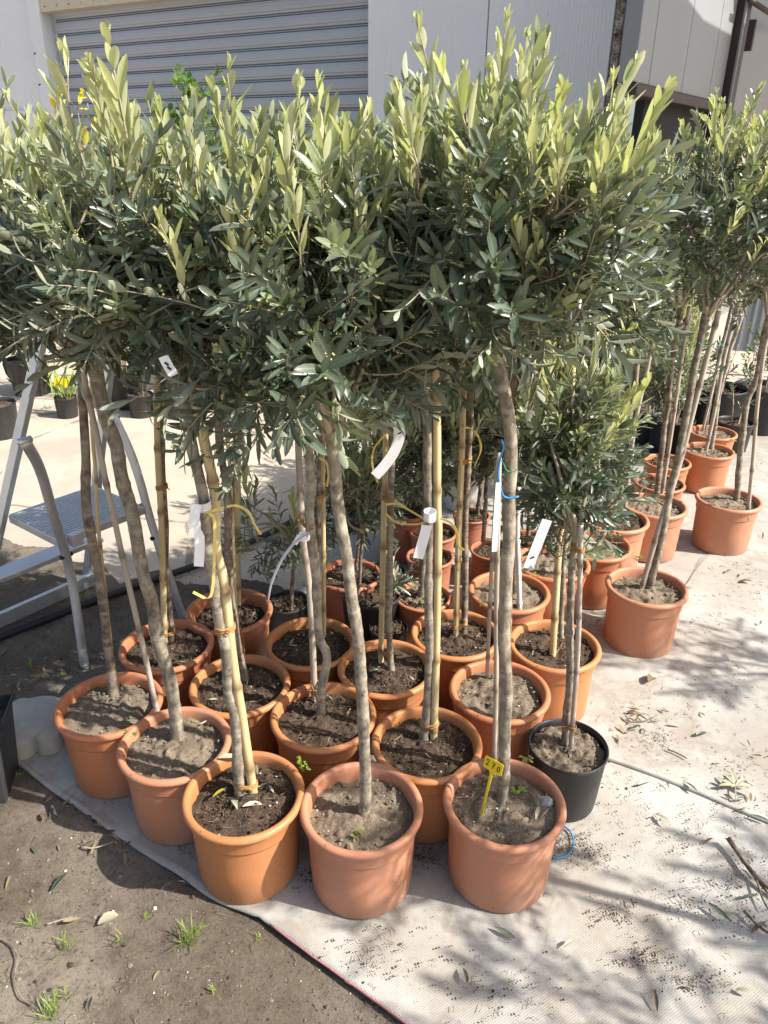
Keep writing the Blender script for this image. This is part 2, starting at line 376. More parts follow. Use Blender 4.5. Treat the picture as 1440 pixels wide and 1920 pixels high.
def sheet(name, label, near, far, z0, nu, vs, hem, mat, group=None, amp=.005, s=1):
    A = wavy(near, nu, amp, s); B = spline([Vector((p[0], p[1], 0)) for p in far], nu)
    V = []; 
    for j, v in enumerate(vs):
        for i in range(nu):
            p = A[i].lerp(B[i], v); V.append([p.x, p.y, v])
    V = np.array(V); zz = z0 + .0022 * fbm(V[:, 0] * 5, V[:, 1] * 5, s) * 1.0 + .0016 * fbm(V[:, 0] * 19, V[:, 1] * 19, s + 3)
    zz = np.maximum(zz, z0 - .002)
    d = V[:, 2]
    zz = zz + hem(V[:, 0], V[:, 1], d)
    verts = [(a, b, c) for (a, b, _), c in zip(V, zz)]
    nv = len(vs); F = [(j * nu + i, j * nu + i + 1, (j + 1) * nu + i + 1, (j + 1) * nu + i) for j in range(nv - 1) for i in range(nu - 1)]
    # turned-down edge so the sheet has a thickness
    base = len(verts); verts += [(verts[i][0] - .001, verts[i][1] - .001, max(.001, verts[i][2] - .006)) for i in range(nu)]
    F += [(base + i, base + i + 1, i + 1, i) for i in range(nu - 1)]
    mb = MB(); mb.add(verts, F, 0, True)
    return thing(name, label, 'ground sheet', data=mb.mesh(name, mat), group=group)
vs = [0, .0015, .003, .005, .008, .012] + [.012 + .988 * (i / 70) ** 1.25 for i in range(1, 71)]
pE = [at(35, 1440), at(160, 1535), at(300, 1625), at(395, 1690), at(490, 1735), at(600, 1815), at(750, 1920)]
near = [(p.x, p.y) for p in pE] + [(.35, .80), (1.2, .25)]
far = [(-.25, 2.65), (.1, 4.0), (.5, 5.0), (1.2, 5.2), (1.8, 5.15), (2.4, 5.1), (3.2, 4.9), (3.8, 4.0), (4.6, 2.2)]
def hem1(x, y, d):
    e = np.exp(-((d - .004) / .0035) ** 2) * .007 * (.55 + fbm(x * 7, y * 7, 21))
    # a crease running back from the corner, and a few pulled wrinkles
    c0 = at(488, 1732); c1 = at(590, 1600); dx, dy = c1.x - c0.x, c1.y - c0.y; L = math.hypot(dx, dy)
    t = ((x - c0.x) * dx + (y - c0.y) * dy) / L; q = ((x - c0.x) * -dy + (y - c0.y) * dx) / L
    cr = .007 * np.exp(-(q / .006) ** 2) * (t > -.02) * np.clip(1 - t / .45, 0, 1)
    wr = 0
    for k in range(9):
        a = R(-32 + k * 13 % 40); ox, oy = .35 + (k * .37) % 1.5, 1.1 + (k * .53) % 1.9
        t2 = (x - ox) * math.cos(a) + (y - oy) * math.sin(a); q2 = -(x - ox) * math.sin(a) + (y - oy) * math.cos(a)
        wr = wr + .0055 * np.exp(-(q2 / .009) ** 2) * np.exp(-(t2 / .22) ** 2)
    return np.maximum(e, 0) + cr + wr
sheet('ground_sheet', 'dirty white woven ground sheet spread under the terracotta pots up to the bare soil', near, far, .0205, 150, vs, hem1, TARP, s=4)
e0, e1, e2 = at(1100, 1428), at(1140, 1436), at(1440, 1556)
dd = (e2 - e1)
near2 = [(e0.x - .25, e0.y + .12), (e1.x, e1.y), ((e1.x + e2.x) / 2 + .006, (e1.y + e2.y) / 2 + .006), (e2.x, e2.y), (e2.x + dd.x * 2, e2.y + dd.y * 2), (e2.x + dd.x * 5, e2.y + dd.y * 5)]
far2 = [(1.0, 2.7), (1.25, 2.75), (1.6, 3.2), (2.1, 3.3), (3.2, 3.1), (4.4, 2.8)]
sheet('ground_sheet', 'second woven sheet overlapping behind the black pot, its hem a thin raised line', near2, far2, .0262, 90,
      [0, .002, .004, .007, .011, .016] + [.016 + .984 * i / 45 for i in range(1, 46)],
      lambda x, y, d: np.exp(-((d - .004) / .004) ** 2) * .0042 - .0045 * (d > .97), TARP, amp=.002, s=8)
TZ = .0245    # top of the sheets, where pots stand

# ---------------------------------------------------------------- shoots of olive leaves
def leaf_geo(mb, base, d, up, L, W, bend, fold, tint, mi=0):
    d = d.normalized(); side = d.cross(up).normalized(); up = side.cross(d).normalized()
    st = [(0, .10), (.16, .55), (.42, .98), (.70, .93), (.90, .55), (1.0, .04)]
    vs = []; mid = []
    for t, wd in st:
        c = base + d * (L * (t - .12 * bend * t * t)) + up * (-bend * L * t * t * .55)
        h = W * .5 * wd; vs += [c - side * h + up * h * fold, c, c + side * h + up * h * fold]; mid += [0, 1, 0]
    n = len(st); fs = []
    for i in range(n - 1):
        a = 3 * i; fs += [(a, a + 1, a + 4, a + 3), (a + 1, a + 2, a + 5, a + 4)]
    # winding so the upper side is the front face
    fs = [f[::-1] for f in fs] if (vs[1] - vs[0]).cross(vs[4] - vs[0]).dot(up) < 0 else fs
    mb.add(vs, fs, mi, True, tint=[min(1, max(0, tint))] * len(vs), mid=mid)
def shoot_mesh(name, seed, L, pairs, leafL, leafW, ang, young, buds=False, mats=None):
    rr = random.Random(seed); mb = MB(); pts = []
    cv = rr.uniform(-.25, .25); cv2 = rr.uniform(-.25, .25)
    for i in range(6):
        t = i / 5; pts.append(Vector((cv * L * t * t, cv2 * L * t * t, L * t)))
    mb.tube(pts, [.0019 - .0011 * i / 5 for i in range(6)], 5, 1, tint=.5, mid=0)
    for i in range(pairs):
        t = .12 + .88 * (i + rr.uniform(-.15, .15)) / max(1, pairs - 1); t = min(t, 1.0)
        p = Vector((cv * L * t * t, cv2 * L * t * t, L * t)); az = (i % 2) * math.pi / 2 + rr.uniform(-.35, .35)
        sz = (.72 + .45 * math.sin(math.pi * min(1, .15 + t * .8))) * rr.uniform(.8, 1.15)
        if young: sz *= 1.05 - .45 * t * t
        for s_ in (0, 1):
            if rr.random() < .06: continue
            a = az + s_ * math.pi; out = Vector((math.cos(a), math.sin(a), 0))
            th = ang * (1.15 - .55 * t) + rr.uniform(-.22, .22)
            d = out * math.sin(th) + Vector((0, 0, 1)) * math.cos(th)
            up = (Vector((0, 0, 1)) * math.sin(th) - out * math.cos(th))
            up = up + out.cross(Vector((0, 0, 1))) * rr.uniform(-.5, .5)
            leaf_geo(mb, p + out * .001, d, up, leafL * sz, leafW * rr.uniform(.82, 1.15), rr.uniform(-.15, .5) if not young else rr.uniform(-.35, .25),
                     rr.uniform(.15, .55), rr.random() * .75 + (.3 * t if young else .25 * t))
    # terminal pair
    for s_ in (0, 1):
        a = rr.uniform(0, 6.3) + s_ * math.pi; o = Vector((math.cos(a), math.sin(a), 0))
        leaf_geo(mb, pts[-1], o * .22 + Vector((0, 0, 1)), -o + Vector((0, 0, .2)), leafL * .5, leafW * .6, .1, .5, .9)
    if buds:
        for b in range(6):
            t = rr.uniform(.3, .95); p = Vector((cv * L * t * t, cv2 * L * t * t, L * t)); a = rr.uniform(0, 6.3); o = Vector((math.cos(a), math.sin(a), .9)).normalized()
            for q in range(6):
                c = p + o * (.005 + .0035 * q) + Vector((rr.uniform(-1, 1), rr.uniform(-1, 1), rr.uniform(-1, 1))) * .003
                r = rr.uniform(.0012, .002)
                mb.add([c + Vector(v) * r for v in ((1, 0, 0), (-1, 0, 0), (0, 1, 0), (0, -1, 0), (0, 0, 1), (0, 0, -1))],
                       [(0, 2, 4), (2, 1, 4), (1, 3, 4), (3, 0, 4), (2, 0, 5), (1, 2, 5), (3, 1, 5), (0, 3, 5)], 2, True)
    return mb.mesh(name, mats or [YOUNG if young else LEAF, TWIG, BUD])
MATURE = [shoot_mesh('olive_shoot', 100 + i, .125 + .012 * (i % 5), 8 + i % 3, .050, .0122, 1.0, False, i % 4 == 0) for i in range(12)]
MIDS = [shoot_mesh('silvery_olive_shoot', 150 + i, .125 + .012 * (i % 5), 8 + i % 3, .049, .0120, .80, False, i % 4 == 1, [MIDL, TWIG, BUD]) for i in range(8)]
TIPS = [shoot_mesh('young_olive_shoot', 200 + i, .10 + .014 * (i % 4), 6 + i % 3, .052, .0120, .46, True, False) for i in range(8)]
SHRUBS = [shoot_mesh('shrub_shoot', 300 + i, .14, 6, .05, .028, .95, False, False, [SHRUB, TWIG, BUD]) for i in range(4)]
GOLDS = [shoot_mesh('yellow_shoot', 320 + i, .14, 5, .06, .026, .8, True, False, [GOLD, TWIG, BUD]) for i in range(3)]

def orient(p, d, roll, sc):
    q = Vector((0, 0, 1)).rotation_difference(d.normalized())
    return Matrix.Translation(p) @ q.to_matrix().to_4x4() @ Matrix.Rotation(roll, 4, 'Z') @ Matrix.Scale(sc, 4)
def crown_layout(fork, ctr, rad, n, seed, youngfrac=.3, limbs=7, lift=.55, ls=1.0):
    """limbs and twigs as one branch mesh; a list of (mesh, matrix) for the shoots"""
    rr = random.Random(seed); mb = MB(); tips = []
    L = []
    for i in range(limbs):
        a = 2 * math.pi * (i + rr.uniform(-.3, .3)) / limbs; e = rr.uniform(-.25, .8)
        tgt = ctr + Vector((math.cos(a) * math.cos(e) * rad.x * .72, math.sin(a) * math.cos(e) * rad.y * .72, math.sin(e) * rad.z * .75))
        m = fork.lerp(tgt, .5) + Vector((0, 0, -.02 if e < .1 else .05)) + Vector((rr.uniform(-.03, .03), rr.uniform(-.03, .03), 0))
        pts = spline([fork - Vector((0, 0, .015)), m, tgt], 9); mb.tube(pts, [.0075 - .0052 * k / 8 for k in range(9)], 6, 0, mid=0, tint=.5); L += pts[1:]
    lead = spline([fork, fork.lerp(ctr, .6) + Vector((rr.uniform(-.03, .03), rr.uniform(-.03, .03), 0)), ctr + Vector((0, 0, rad.z * .55))], 9)
    mb.tube(lead, [.009 - .0065 * k / 8 for k in range(9)], 6, 0); L += lead[1:]
    arr = np.array([tuple(p) for p in L]); res = []
    for i in range(n):
        while True:
            v = Vector((rr.gauss(0, 1), rr.gauss(0, 1), rr.gauss(0, 1))).normalized()
            r = rr.random() ** (1 / 2.6)
            if rr.random() < .12: r *= rr.uniform(1.0, 1.18)
            if v.z < -.55 and rr.random() < .5: continue
            break
        p = ctr + Vector((v.x * rad.x, v.y * rad.y, v.z * rad.z)) * r
        d = Vector((v.x, v.y, v.z * .55)) * .85 + Vector((rr.uniform(-.5, .5), rr.uniform(-.5, .5), rr.uniform(-.35, .35))) + Vector((0, 0, lift))
        d.normalize()
        yf = (v.z > .38 and r > .6)
        yg = rr.random() < ((.12 + youngfrac * (1.5 * max(0, v.z))) if yf else youngfrac * .14)
        if yg: d = (d + Vector((0, 0, .9))).normalized()
        sc = rr.uniform(.72, 1.22) * ls
        mesh = rr.choice(TIPS) if yg else rr.choice(MIDS if (rr.random() < .06 + (.85 * max(0, v.z + .1) if r > .5 else 0)) else MATURE)
        if not yg and v.z < -.25 and rr.random() < .6: d = (d + Vector((v.x * .5, v.y * .5, -1.15))).normalized()
        b = p - d * .06
        j = int(np.argmin(((arr - np.array(tuple(b))) ** 2).sum(1))); q = L[j]
        mid = q.lerp(b, .55) + Vector((0, 0, -.02)) * rr.random()
        mb.tube(spline([q, mid, b + d * .01], 4), [.003, .0026, .0022, .0018], 4, 0, caps=False)
        res.append((mesh, orient(b, d, rr.uniform(0, 6.28), sc)))
    for i in range(int(n * .05) + 1):      # upright leading shoots above the head
        q = ctr + Vector((max(-.85, min(.85, rr.gauss(0, .5))) * rad.x, max(-.85, min(.85, rr.gauss(0, .5))) * rad.y, 0))
        h = math.sqrt(max(.1, 1 - ((q.x - ctr.x) / rad.x) ** 2 - ((q.y - ctr.y) / rad.y) ** 2)) * rad.z
        b = q + Vector((0, 0, h * rr.uniform(.72, .98))); d = Vector((rr.uniform(-.25, .25) + (q.x - ctr.x), rr.uniform(-.25, .25) + (q.y - ctr.y), 1)).normalized()
        j = int(np.argmin(((arr - np.array(tuple(b))) ** 2).sum(1))); mb.tube(spline([L[j], L[j].lerp(b, .6), b + d * .01], 4), [.003, .0026, .0022, .0018], 4, 0, caps=False)
        res.append((rr.choice(TIPS), orient(b, d, rr.uniform(0, 6.28), rr.uniform(.85, 1.25))))
    return mb, res
def joined(res, mb, name):
    # one foliage mesh for trees whose shoots cannot be told apart
    V = []; F = []; MI = []; T = []; MD = []
    mats = [LEAF, TWIG, BUD, YOUNG, MIDL]; base = 0
    nb = len(mb.v); V.append(np.array(mb.v)); F += mb.f; MI += [1] * len(mb.f); T.append(np.full(nb, .5)); MD.append(np.zeros(nb)); base = nb
    cache = {}
    for me, M in res:
        if me.name not in cache:
            n = len(me.vertices); co = np.empty(n * 3); me.vertices.foreach_get('co', co)
            a = np.empty(n); me.attributes['tint'].data.foreach_get('value', a); b = np.empty(n); me.attributes['mid'].data.foreach_get('value', b)
            lm = mats.index(me.materials[0])
            fl = [(tuple(p.vertices), (lm if p.material_index == 0 else p.material_index)) for p in me.polygons]
            cache[me.name] = (co.reshape(-1, 3), a, b, fl)
        co, a, b, fl = cache[me.name]; Mn = np.array(M)
        V.append(co @ Mn[:3, :3].T + Mn[:3, 3]); T.append(a); MD.append(b)
        for f, mi in fl: F.append(tuple(i + base for i in f)); MI.append(mi)
        base += len(co)
    m = bpy.data.meshes.new(name); m.from_pydata(np.concatenate(V), [], F)
    for x in mats: m.materials.append(x)
    m.polygons.foreach_set('material_index', MI); m.polygons.foreach_set('use_smooth', [True] * len(F))
    m.attributes.new('tint', 'FLOAT', 'POINT').data.foreach_set('value', np.concatenate(T))
    m.attributes.new('mid', 'FLOAT', 'POINT').data.foreach_set('value', np.concatenate(MD)); m.update(); return m

# ---------------------------------------------------------------- pots, soil, trunks, canes, ties
def pot_mesh(mat, name='pot', s=1.0):
    rt = .0100; rc = (.1390, .233)
    pr = [(.0, .004), (.105, .004), (.112, 0), (.1225, .0), (.1255, .004), (.1290, .10), (.1312, .176), (.1316, .1795), (.1346, .1812), (.1354, .185), (.1362, .214), (.1385, .2185)]
    for k in range(13):
        a = R(-88) + R(250) * k / 12; pr.append((rc[0] + rt * math.cos(a), rc[1] + rt * math.sin(a)))
    pr += [(.1265, .22), (.124, .14), (.120, .03), (0, .025)]
    mb = MB(); mb.lathe([(r * s, z * s) for r, z in pr], 64); return mb.mesh(name, mat)
def black_pot_mesh(s=1.0, name='pot'):
    pr = [(0, .004), (.100, .004), (.106, 0), (.113, .0), (.1155, .006), (.1165, .022), (.118, .024), (.1315, .228), (.1335, .229), (.1355, .231), (.1365, .236), (.1365, .241), (.134, .2435), (.130, .242), (.1285, .22), (.117, .04), (0, .03)]
    mb = MB(); mb.lathe([(r * s, z * s) for r, z in pr], 56)
    return mb.mesh(name, BLACK)
def soil_mesh(seed, mat, rad=.1275, rough=1.0):
    rings, n = 26, 60; vs = [(0, 0, 0)]; 
    for i in range(1, rings + 1):
        r = rad * i / rings
        for k in range(n): a = 2 * math.pi * k / n; vs.append((r * math.cos(a), r * math.sin(a), 0))
    V = np.array(vs, float); s = seed * 17.3
    cl = np.maximum(0, fbm(V[:, 0] * 48 + s, V[:, 1] * 48, seed, 3)) * .016 + fbm(V[:, 0] * 16 + s, V[:, 1] * 16, seed + 5, 3) * .016 + fbm(V[:, 0] * 110 + s, V[:, 1] * 110, seed + 9, 2) * .0055
    rr = np.hypot(V[:, 0], V[:, 1]) / rad
    V[:, 2] = cl * rough + .006 * np.exp(-(rr / .3) ** 2) - .004 * rr ** 6
    F = [(0, 1 + k, 1 + (k + 1) % n) for k in range(n)]
    F += [(1 + (i - 1) * n + k, 1 + i * n + k, 1 + i * n + (k + 1) % n, 1 + (i - 1) * n + (k + 1) % n) for i in range(1, rings) for k in range(n)]
    mb = MB(); mb.add(V.tolist(), F, 0, True); return mb.mesh('soil', mat)
SOILS = {'dark': [soil_mesh(i, SOIL_DARK, rough=1.15) for i in range(5)], 'grey': [soil_mesh(10 + i, SOIL_GREY, rough=1.2) for i in range(5)]}
def ico(c, r, rr, flat=.75):
    t = (1 + 5 ** .5) / 2
    vs = [(-1, t, 0), (1, t, 0), (-1, -t, 0), (1, -t, 0), (0, -1, t), (0, 1, t), (0, -1, -t), (0, 1, -t), (t, 0, -1), (t, 0, 1), (-t, 0, -1), (-t, 0, 1)]
    fs = [(0, 11, 5), (0, 5, 1), (0, 1, 7), (0, 7, 10), (0, 10, 11), (1, 5, 9), (5, 11, 4), (11, 10, 2), (10, 7, 6), (7, 1, 8), (3, 9, 4), (3, 4, 2), (3, 2, 6), (3, 6, 8), (3, 8, 9), (4, 9, 5), (2, 4, 11), (6, 2, 10), (8, 6, 7), (9, 8, 1)]
    q = Quaternion((rr.random(), rr.random(), rr.random(), rr.random() + .1)).normalized()
    return [Vector(c) + Vector([a * b for a, b in zip((q @ Vector(v)) * (r / 1.9 * rr.uniform(.75, 1.2)), (1, 1, flat))]) for v in vs], fs
ROOT = plain('root_fibre', (.22, .16, .10), .85, .3, 40)
CLOD_D = soilm('dark_crumb', (.035, .024, .016), (.10, .07, .05), (.17, .125, .085))
CLOD_G = soilm('grey_crumb', (.17, .14, .105), (.27, .225, .175), (.33, .28, .22))
STONEM = plain('pebble_stone', (.42, .39, .34), .8, .25, 40)
def litter_mesh(seed, dark):
    rr = random.Random(seed); mb = MB()
    def pt(z=0, m=.12):
        while True:
            x, y = rr.uniform(-m, m), rr.uniform(-m, m)
            if math.hypot(x, y) < m: return Vector((x, y, z))
    for k in range(190 if dark else 130):
        c = pt(rr.uniform(.002, .008)); v, f = ico(c, rr.uniform(.0012, .0042) * (1.0 if rr.random() < .9 else 1.8), rr); mb.add(v, f, 0, False)
    for k in range(12):
        c = pt(.006); v, f = ico(c, rr.uniform(.0015, .0035), rr); mb.add(v, f, 3, False)
    for k in range(70 if dark else 20):
        c = pt(.007, .11); a = rr.uniform(0, 6.3); l = rr.uniform(.006, .030); cv = rr.uniform(-.7, .7)
        pts = [c + Vector((math.cos(a + b * cv) * l * b + rr.uniform(-1, 1) * .002, math.sin(a + b * cv) * l * b + rr.uniform(-1, 1) * .002, rr.uniform(-.003, .004))) for b in (0, .35, .7, 1)]
        mb.tube(spline(pts, 6), rr.uniform(.0003, .0008), 4, 1)
    for k in range(3):
        c = pt(.010, .10); a = rr.uniform(0, 6.3); d = Vector((math.cos(a), math.sin(a), rr.uniform(-.1, .15)))
        leaf_geo(mb, c, d, Vector((rr.uniform(-.3, .3), rr.uniform(-.3, .3), 1 if rr.random() < .5 else -1)), rr.uniform(.022, .036), rr.uniform(.005, .008), rr.uniform(-.2, .3), .3, rr.random(), rr.choice((2, 1, 1)))
    return mb.mesh('soil_crumbs', [CLOD_D if dark else CLOD_G, ROOT, DRYPALE, STONEM])
LITTER = {'dark': [litter_mesh(i, True) for i in range(5)], 'grey': [litter_mesh(20 + i, False) for i in range(5)]}

def trunk_mesh(pts, r, mat, seed, flare=1.35):
    rr = random.Random(seed); N = 120; P = spline(pts, N); rad = []; rg = []; nx = rr.randrange(6, 14); wid_ = 0
    for i in range(N):
        t = i / (N - 1); q = r * (1.06 - .16 * t) * (1 + .05 * float(fbm(i * .17, seed, 3)) * 2)
        q *= 1 + (flare - 1) * math.exp(-(t / .035) ** 2) + .35 * math.exp(-((1 - t) / .05) ** 2) * .6
        ring = 0
        if i >= nx: ring = rr.uniform(.5, 1); q *= 1.035; wid_ += 1
        if i >= nx and rr.random() < .6: nx = i + rr.randrange(3, 12)
        rad.append(q); rg += [ring] * 14
    for k in range(5):
        j = rr.randrange(8, N - 6)
        for o_ in (-2, -1, 0, 1, 2): rad[j + o_] *= 1 + .10 * (1 - abs(o_) / 3)
    P = [p + Vector((float(vn(i * .08, seed, 7)), float(vn(i * .08, seed, 8)), 0)) * r * .55 * min(1, i / 10) for i, p in enumerate(P)]
    mb = MB(); n = 14; mb.tube(P, rad, n, ring=rg)
    V = np.array(mb.v); ang = np.tile(np.arange(n), N); zz = np.repeat(np.arange(N), n)
    bump = fbm(ang * .7 + seed, zz * .14, seed, 3) * r * .12
    C = np.repeat(np.array([tuple(p) for p in P]), n, 0); D = V - C; D /= np.linalg.norm(D, axis=1, keepdims=True) + 1e-9
    mb.v = [tuple(v) for v in V + D * bump[:, None]]
    # knots where side shoots were cut off
    for k in range(4):
        j = rr.randrange(4, N - 4); a = rr.uniform(0, 6.28); d = Vector((math.cos(a), math.sin(a), .25)).normalized()
        c = P[j] + d * rad[j] * .85; mb.tube([c - d * r * .3, c + d * r * .12, c + d * r * .26], [r * .36, r * .30, r * .16], 8)
    return mb.mesh('trunk', mat), P, rad
def cane_mesh(pts, r, mat, seed):
    rr = random.Random(seed); N = 70; P = spline(pts, N); rad = []; node = []; nxt = rr.randrange(4, 12); rings = {}
    while nxt < N - 2: rings[nxt] = 1; nxt += rr.randrange(11, 17)
    for i in range(N):
        q = r * (1.03 - .10 * i / N); nd = 0
        if i in rings: q *= 1.22; nd = 1
        elif i - 1 in rings: q *= .95; nd = .55
        rad.append(q); node += [nd] * 12
    mb = MB(); mb.tube(P, rad, 12, node=node); return mb.mesh('bamboo_cane', mat), P
def nearest(P, z): return min(P, key=lambda p: abs(p.z - z))
def tie_mesh(Pt, Pc, rt, rc, z, seed, wraps=4):
    rr = random.Random(seed); a = nearest(Pt, z); b = nearest(Pc, z) if Pc else a
    ax = (b - a); ax.z = 0; half = ax.length / 2; ax = ax.normalized() if half > 1e-5 else Vector((1, 0, 0)); ay = Vector((-ax.y, ax.x, 0)); c = (a + b) / 2; c.z = z
    mb = MB(); R0 = max(rt, rc) + .0015
    for k in range(wraps):
        pts = []; tl = rr.uniform(-.25, .25); dz = (k - wraps / 2) * .0036
        for i in range(25):
            t = 2 * math.pi * i / 24; e = math.cos(t); pts.append(c + ax * (e * (half + R0)) + ay * (math.sin(t) * R0 * 1.02) + Vector((0, 0, dz + tl * .008 * math.sin(t + k))))
        mb.tube(pts, .0017, 6)
    # knot with two loose ends on the viewer's side
    k0 = c - ay * R0 if ay.y > 0 else c + ay * R0
    for s_ in (-1, 1):
        mb.tube(spline([k0, k0 + Vector((s_ * .008, -.006, .002)), k0 + Vector((s_ * .017, -.004, -.008 * rr.random()))], 6), .0016, 6)
    v, f = ico(k0, .0045, rr, 1); mb.add(v, f, 0, True)
    return mb.mesh('tie', TIE)

TREES = {}
SEED = [0]
GROUP = 'potted olive trees crowded on the ground sheet'
def potted(key, label, cx, cy, mat, soil, trunk, r, cane=None, rc=.009, cm=None, s=1.0, bark=0, ties=(), crown=None, z0=TZ, soil_dz=0, lean=0.0, tip=0.0,
           group=GROUP, shoots=170, join=False, kind='olive', cane2=None, yf=.3, top_dz=None, name='potted_olive_tree'):
    SEED[0] += 1; sd = SEED[0]
    p = at(cx, cy, z0 + .229 * s); p.z = z0
    root = thing(name, label, 'potted tree', p, 0, group)
    if tip: root.rotation_euler = (0, tip, 0)
    black = mat is BLACK
    link('pot', black_pot_mesh(s) if black else pot_mesh(mat, s=s), root)
    zs = (.214 + soil_dz) * s
    so_ = link('soil', random.choice(SOILS[soil]), root); so_.location = (0, 0, zs); so_.scale = (s * (1.0), s, 1); so_.rotation_euler = (0, 0, random.uniform(0, 6.3))
    cr = link('soil_crumbs', random.choice(LITTER[soil]), root, kind='stuff'); cr.location = (0, 0, zs + .001); cr.scale = (s, s, 1); cr.rotation_euler = (0, 0, random.uniform(0, 6.3))
    def line(px, zb, ln, sink=.02):
        b = at(px[0][0], px[0][1], z0 + zb); Y0 = b.y; out = [b + Vector((0, 0, -sink))]; zt = px[-1][1] - px[0][1]
        out.append(b)
        for q in px[1:]:
            t = (q[1] - px[0][1]) / zt; out.append(atY(q[0], q[1], Y0 + ln * t))
        return [v - p for v in out]
    tl = line(trunk, zs, lean); m, P, rad = trunk_mesh(tl, r, BARK[bark], sd); link('trunk', m, root)
    Pc = None
    if cane:
        cl = line(cane, zs, lean); m, Pc = cane_mesh(cl, rc, cm or CANE, sd + 50); link('bamboo_cane', m, root)
    if cane2:
        cl = line(cane2, zs, lean); m, P2 = cane_mesh(cl, rc * .9, cm or CANE_GREY, sd + 80); link('bamboo_cane', m, root)
    for k, py in enumerate(ties):
        pt = min(P, key=lambda q: abs(project(q + p)[1] - py)); link('tie', tie_mesh(P, Pc, r, rc if Pc else 0, pt.z, sd + k), root)
    if crown:
        off, rad_, n = crown; fork = P[-1].copy(); ctr = fork + Vector(off)
        mb, res = crown_layout(fork, ctr, Vector(rad_), n, sd * 7 + 3, yf, ls=1.02 if key in 'ABGFN' else .88)
        if join:
            link('crown', joined(res, mb, 'crown'), root, kind='stuff')
        else:
            c = link('crown', mb.mesh('crown', TWIG), root)
            for me, M in res:
                o = link('leafy_shoot', me, c); o.matrix_basis = M
    TREES[key] = (root, P, Pc)
    return root
def project(q):
    d = q - CP; z = d.dot(_f); return (720 + FPX * d.dot(CX) / z, 960 - FPX * d.dot(CY) / z)

# ---------------------------------------------------------------- buildings behind
def panelm(name, col, ribs=0.0, dirt=.35):
    k = NM(name); n = k.noise(1.5, 6, .6); c = k.mix(n, tuple(x * .93 for x in col), tuple(min(1, x * 1.05) for x in col))
    st = k.ramp(k.noise(5, 6, .65, sc=(3, 3, .18)), .55, .75); c = k.mix(k.math('MULTIPLY', st, dirt), c, (.36, .34, .30))
    sp = k.ramp(k.noise(45, 3), .70, .74); c = k.mix(k.math('MULTIPLY', sp, .4), c, (.25, .22, .18))
    nr = None
    if ribs:
        x = k.n('SeparateXYZ', {0: k.co.outputs['Object']}).outputs[0]
        h = k.math('SINE', k.math('MULTIPLY', x, 2 * math.pi / ribs)); nr = k.bump(h, .25, .0015)
    else: nr = k.bump(k.noise(3, 3), .15, .004)
    return k.done(c, .42, nr, spec=.4)
SHUT = panelm('shutter_paint', (.33, .36, .41), 0, .45)
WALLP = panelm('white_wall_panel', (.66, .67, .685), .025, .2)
WALLQ = panelm('white_container_panel', (.225, .23, .235), 0, .25)  # white panels toned down to grey, part of their shade put into the colour
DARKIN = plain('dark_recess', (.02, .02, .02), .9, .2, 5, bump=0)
def rustm():
    k = NM('rusty_steel'); n = k.ramp(k.noise(14, 7, .7), .40, .60)
    c = k.mix(n, (.42, .40, .36), (.11, .05, .028)); c = k.mix(k.ramp(k.noise(60, 4), .5, .62), c, (.05, .025, .017))
    return k.done(c, .8, k.bump(n, .4, .003), spec=.3)
RUST = rustm()
BROWN = plain('brown_painted_steel', (.045, .026, .022), .55, .3, 8)
BEIGE = plain('beige_lintel', (.50, .44, .33), .5, .15, 10)
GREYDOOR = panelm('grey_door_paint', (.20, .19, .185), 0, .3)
# shutter wall: slat pitch .115 m fixes its distance
PITCH_S = .115
d1 = (ray(695, 101).z / ray(695, 101).y - ray(695, 133).z / ray(695, 133).y); Y_r = PITCH_S / d1
d2 = (ray(98, 105).z / ray(98, 105).y - ray(98, 130.7).z / ray(98, 130.7).y); Y_l = PITCH_S / d2
Pr = atY(695, 117, Y_r); Pl = atY(98, 75, Y_l)
WA = math.atan2(Pr.y - Pl.y, Pr.x - Pl.x); WW = math.hypot(Pr.x - Pl.x, Pr.y - Pl.y)
bld = thing('storage_building', 'white panelled storage building with a grey roller shutter behind the olive trees', 'building', (Pl.x, Pl.y, 0), WA)
# local: x along the wall to the right, -y towards the viewer
def wallpiece(name, c, d, m, par=bld, **kw):
    mb = MB(); mb.box((0, 0, 0), d); o = link(name, mb.mesh(name, m), par, **kw); o.location = c
    bv = o.modifiers.new('bevel', 'BEVEL'); bv.width = .004; bv.segments = 1; return o
sh = link('roller_shutter', MB().box((WW / 2, .075, 1.6), (WW - .02, .01, 3.1)).mesh('roller_shutter', DARKIN), bld)
pr = [(0, .016), (.006, .0), (.020, -.004), (.026, -.012), (.045, -.0165), (.075, -.0165), (.094, -.012), (.097, .014), (.101, .014), (.104, -.006), (.109, -.006), (.111, .016), (.1145, .016)]
mb = MB(); ns = len(pr); vs_ = [(x, y, z) for x in (0, WW - .03) for z, y in pr]
mb.add(vs_, [(i, ns + i, ns + i + 1, i + 1) for i in range(ns - 1)], 0, False)
slat = mb.mesh('slat', SHUT)
zt = Pr.z - math.floor(Pr.z / PITCH_S) * PITCH_S
zsl = (atY(695, 112, Y_r)).z
off = zsl - math.floor(zsl / PITCH_S) * PITCH_S
for k in range(27):
    o = link('slat', slat, sh); o.location = (.015, .045 + random.uniform(-.002, .002), .02 + off + k * PITCH_S)
TOPZ = atY(300, 9, (Y_l * .66 + Y_r * .34)).z
wallpiece('lintel', (WW / 2, .0, TOPZ + .09), (WW + .02, .16, .16), BEIGE)
mbr = MB()
for k in range(22):
    v, f = ico((.06 + k * WW / 22, -.083, TOPZ + .05), .008, random.Random(k), .8); mbr.add(v, f, 0, True)
link('rivets', mbr.mesh('rivets', RUST), bld)
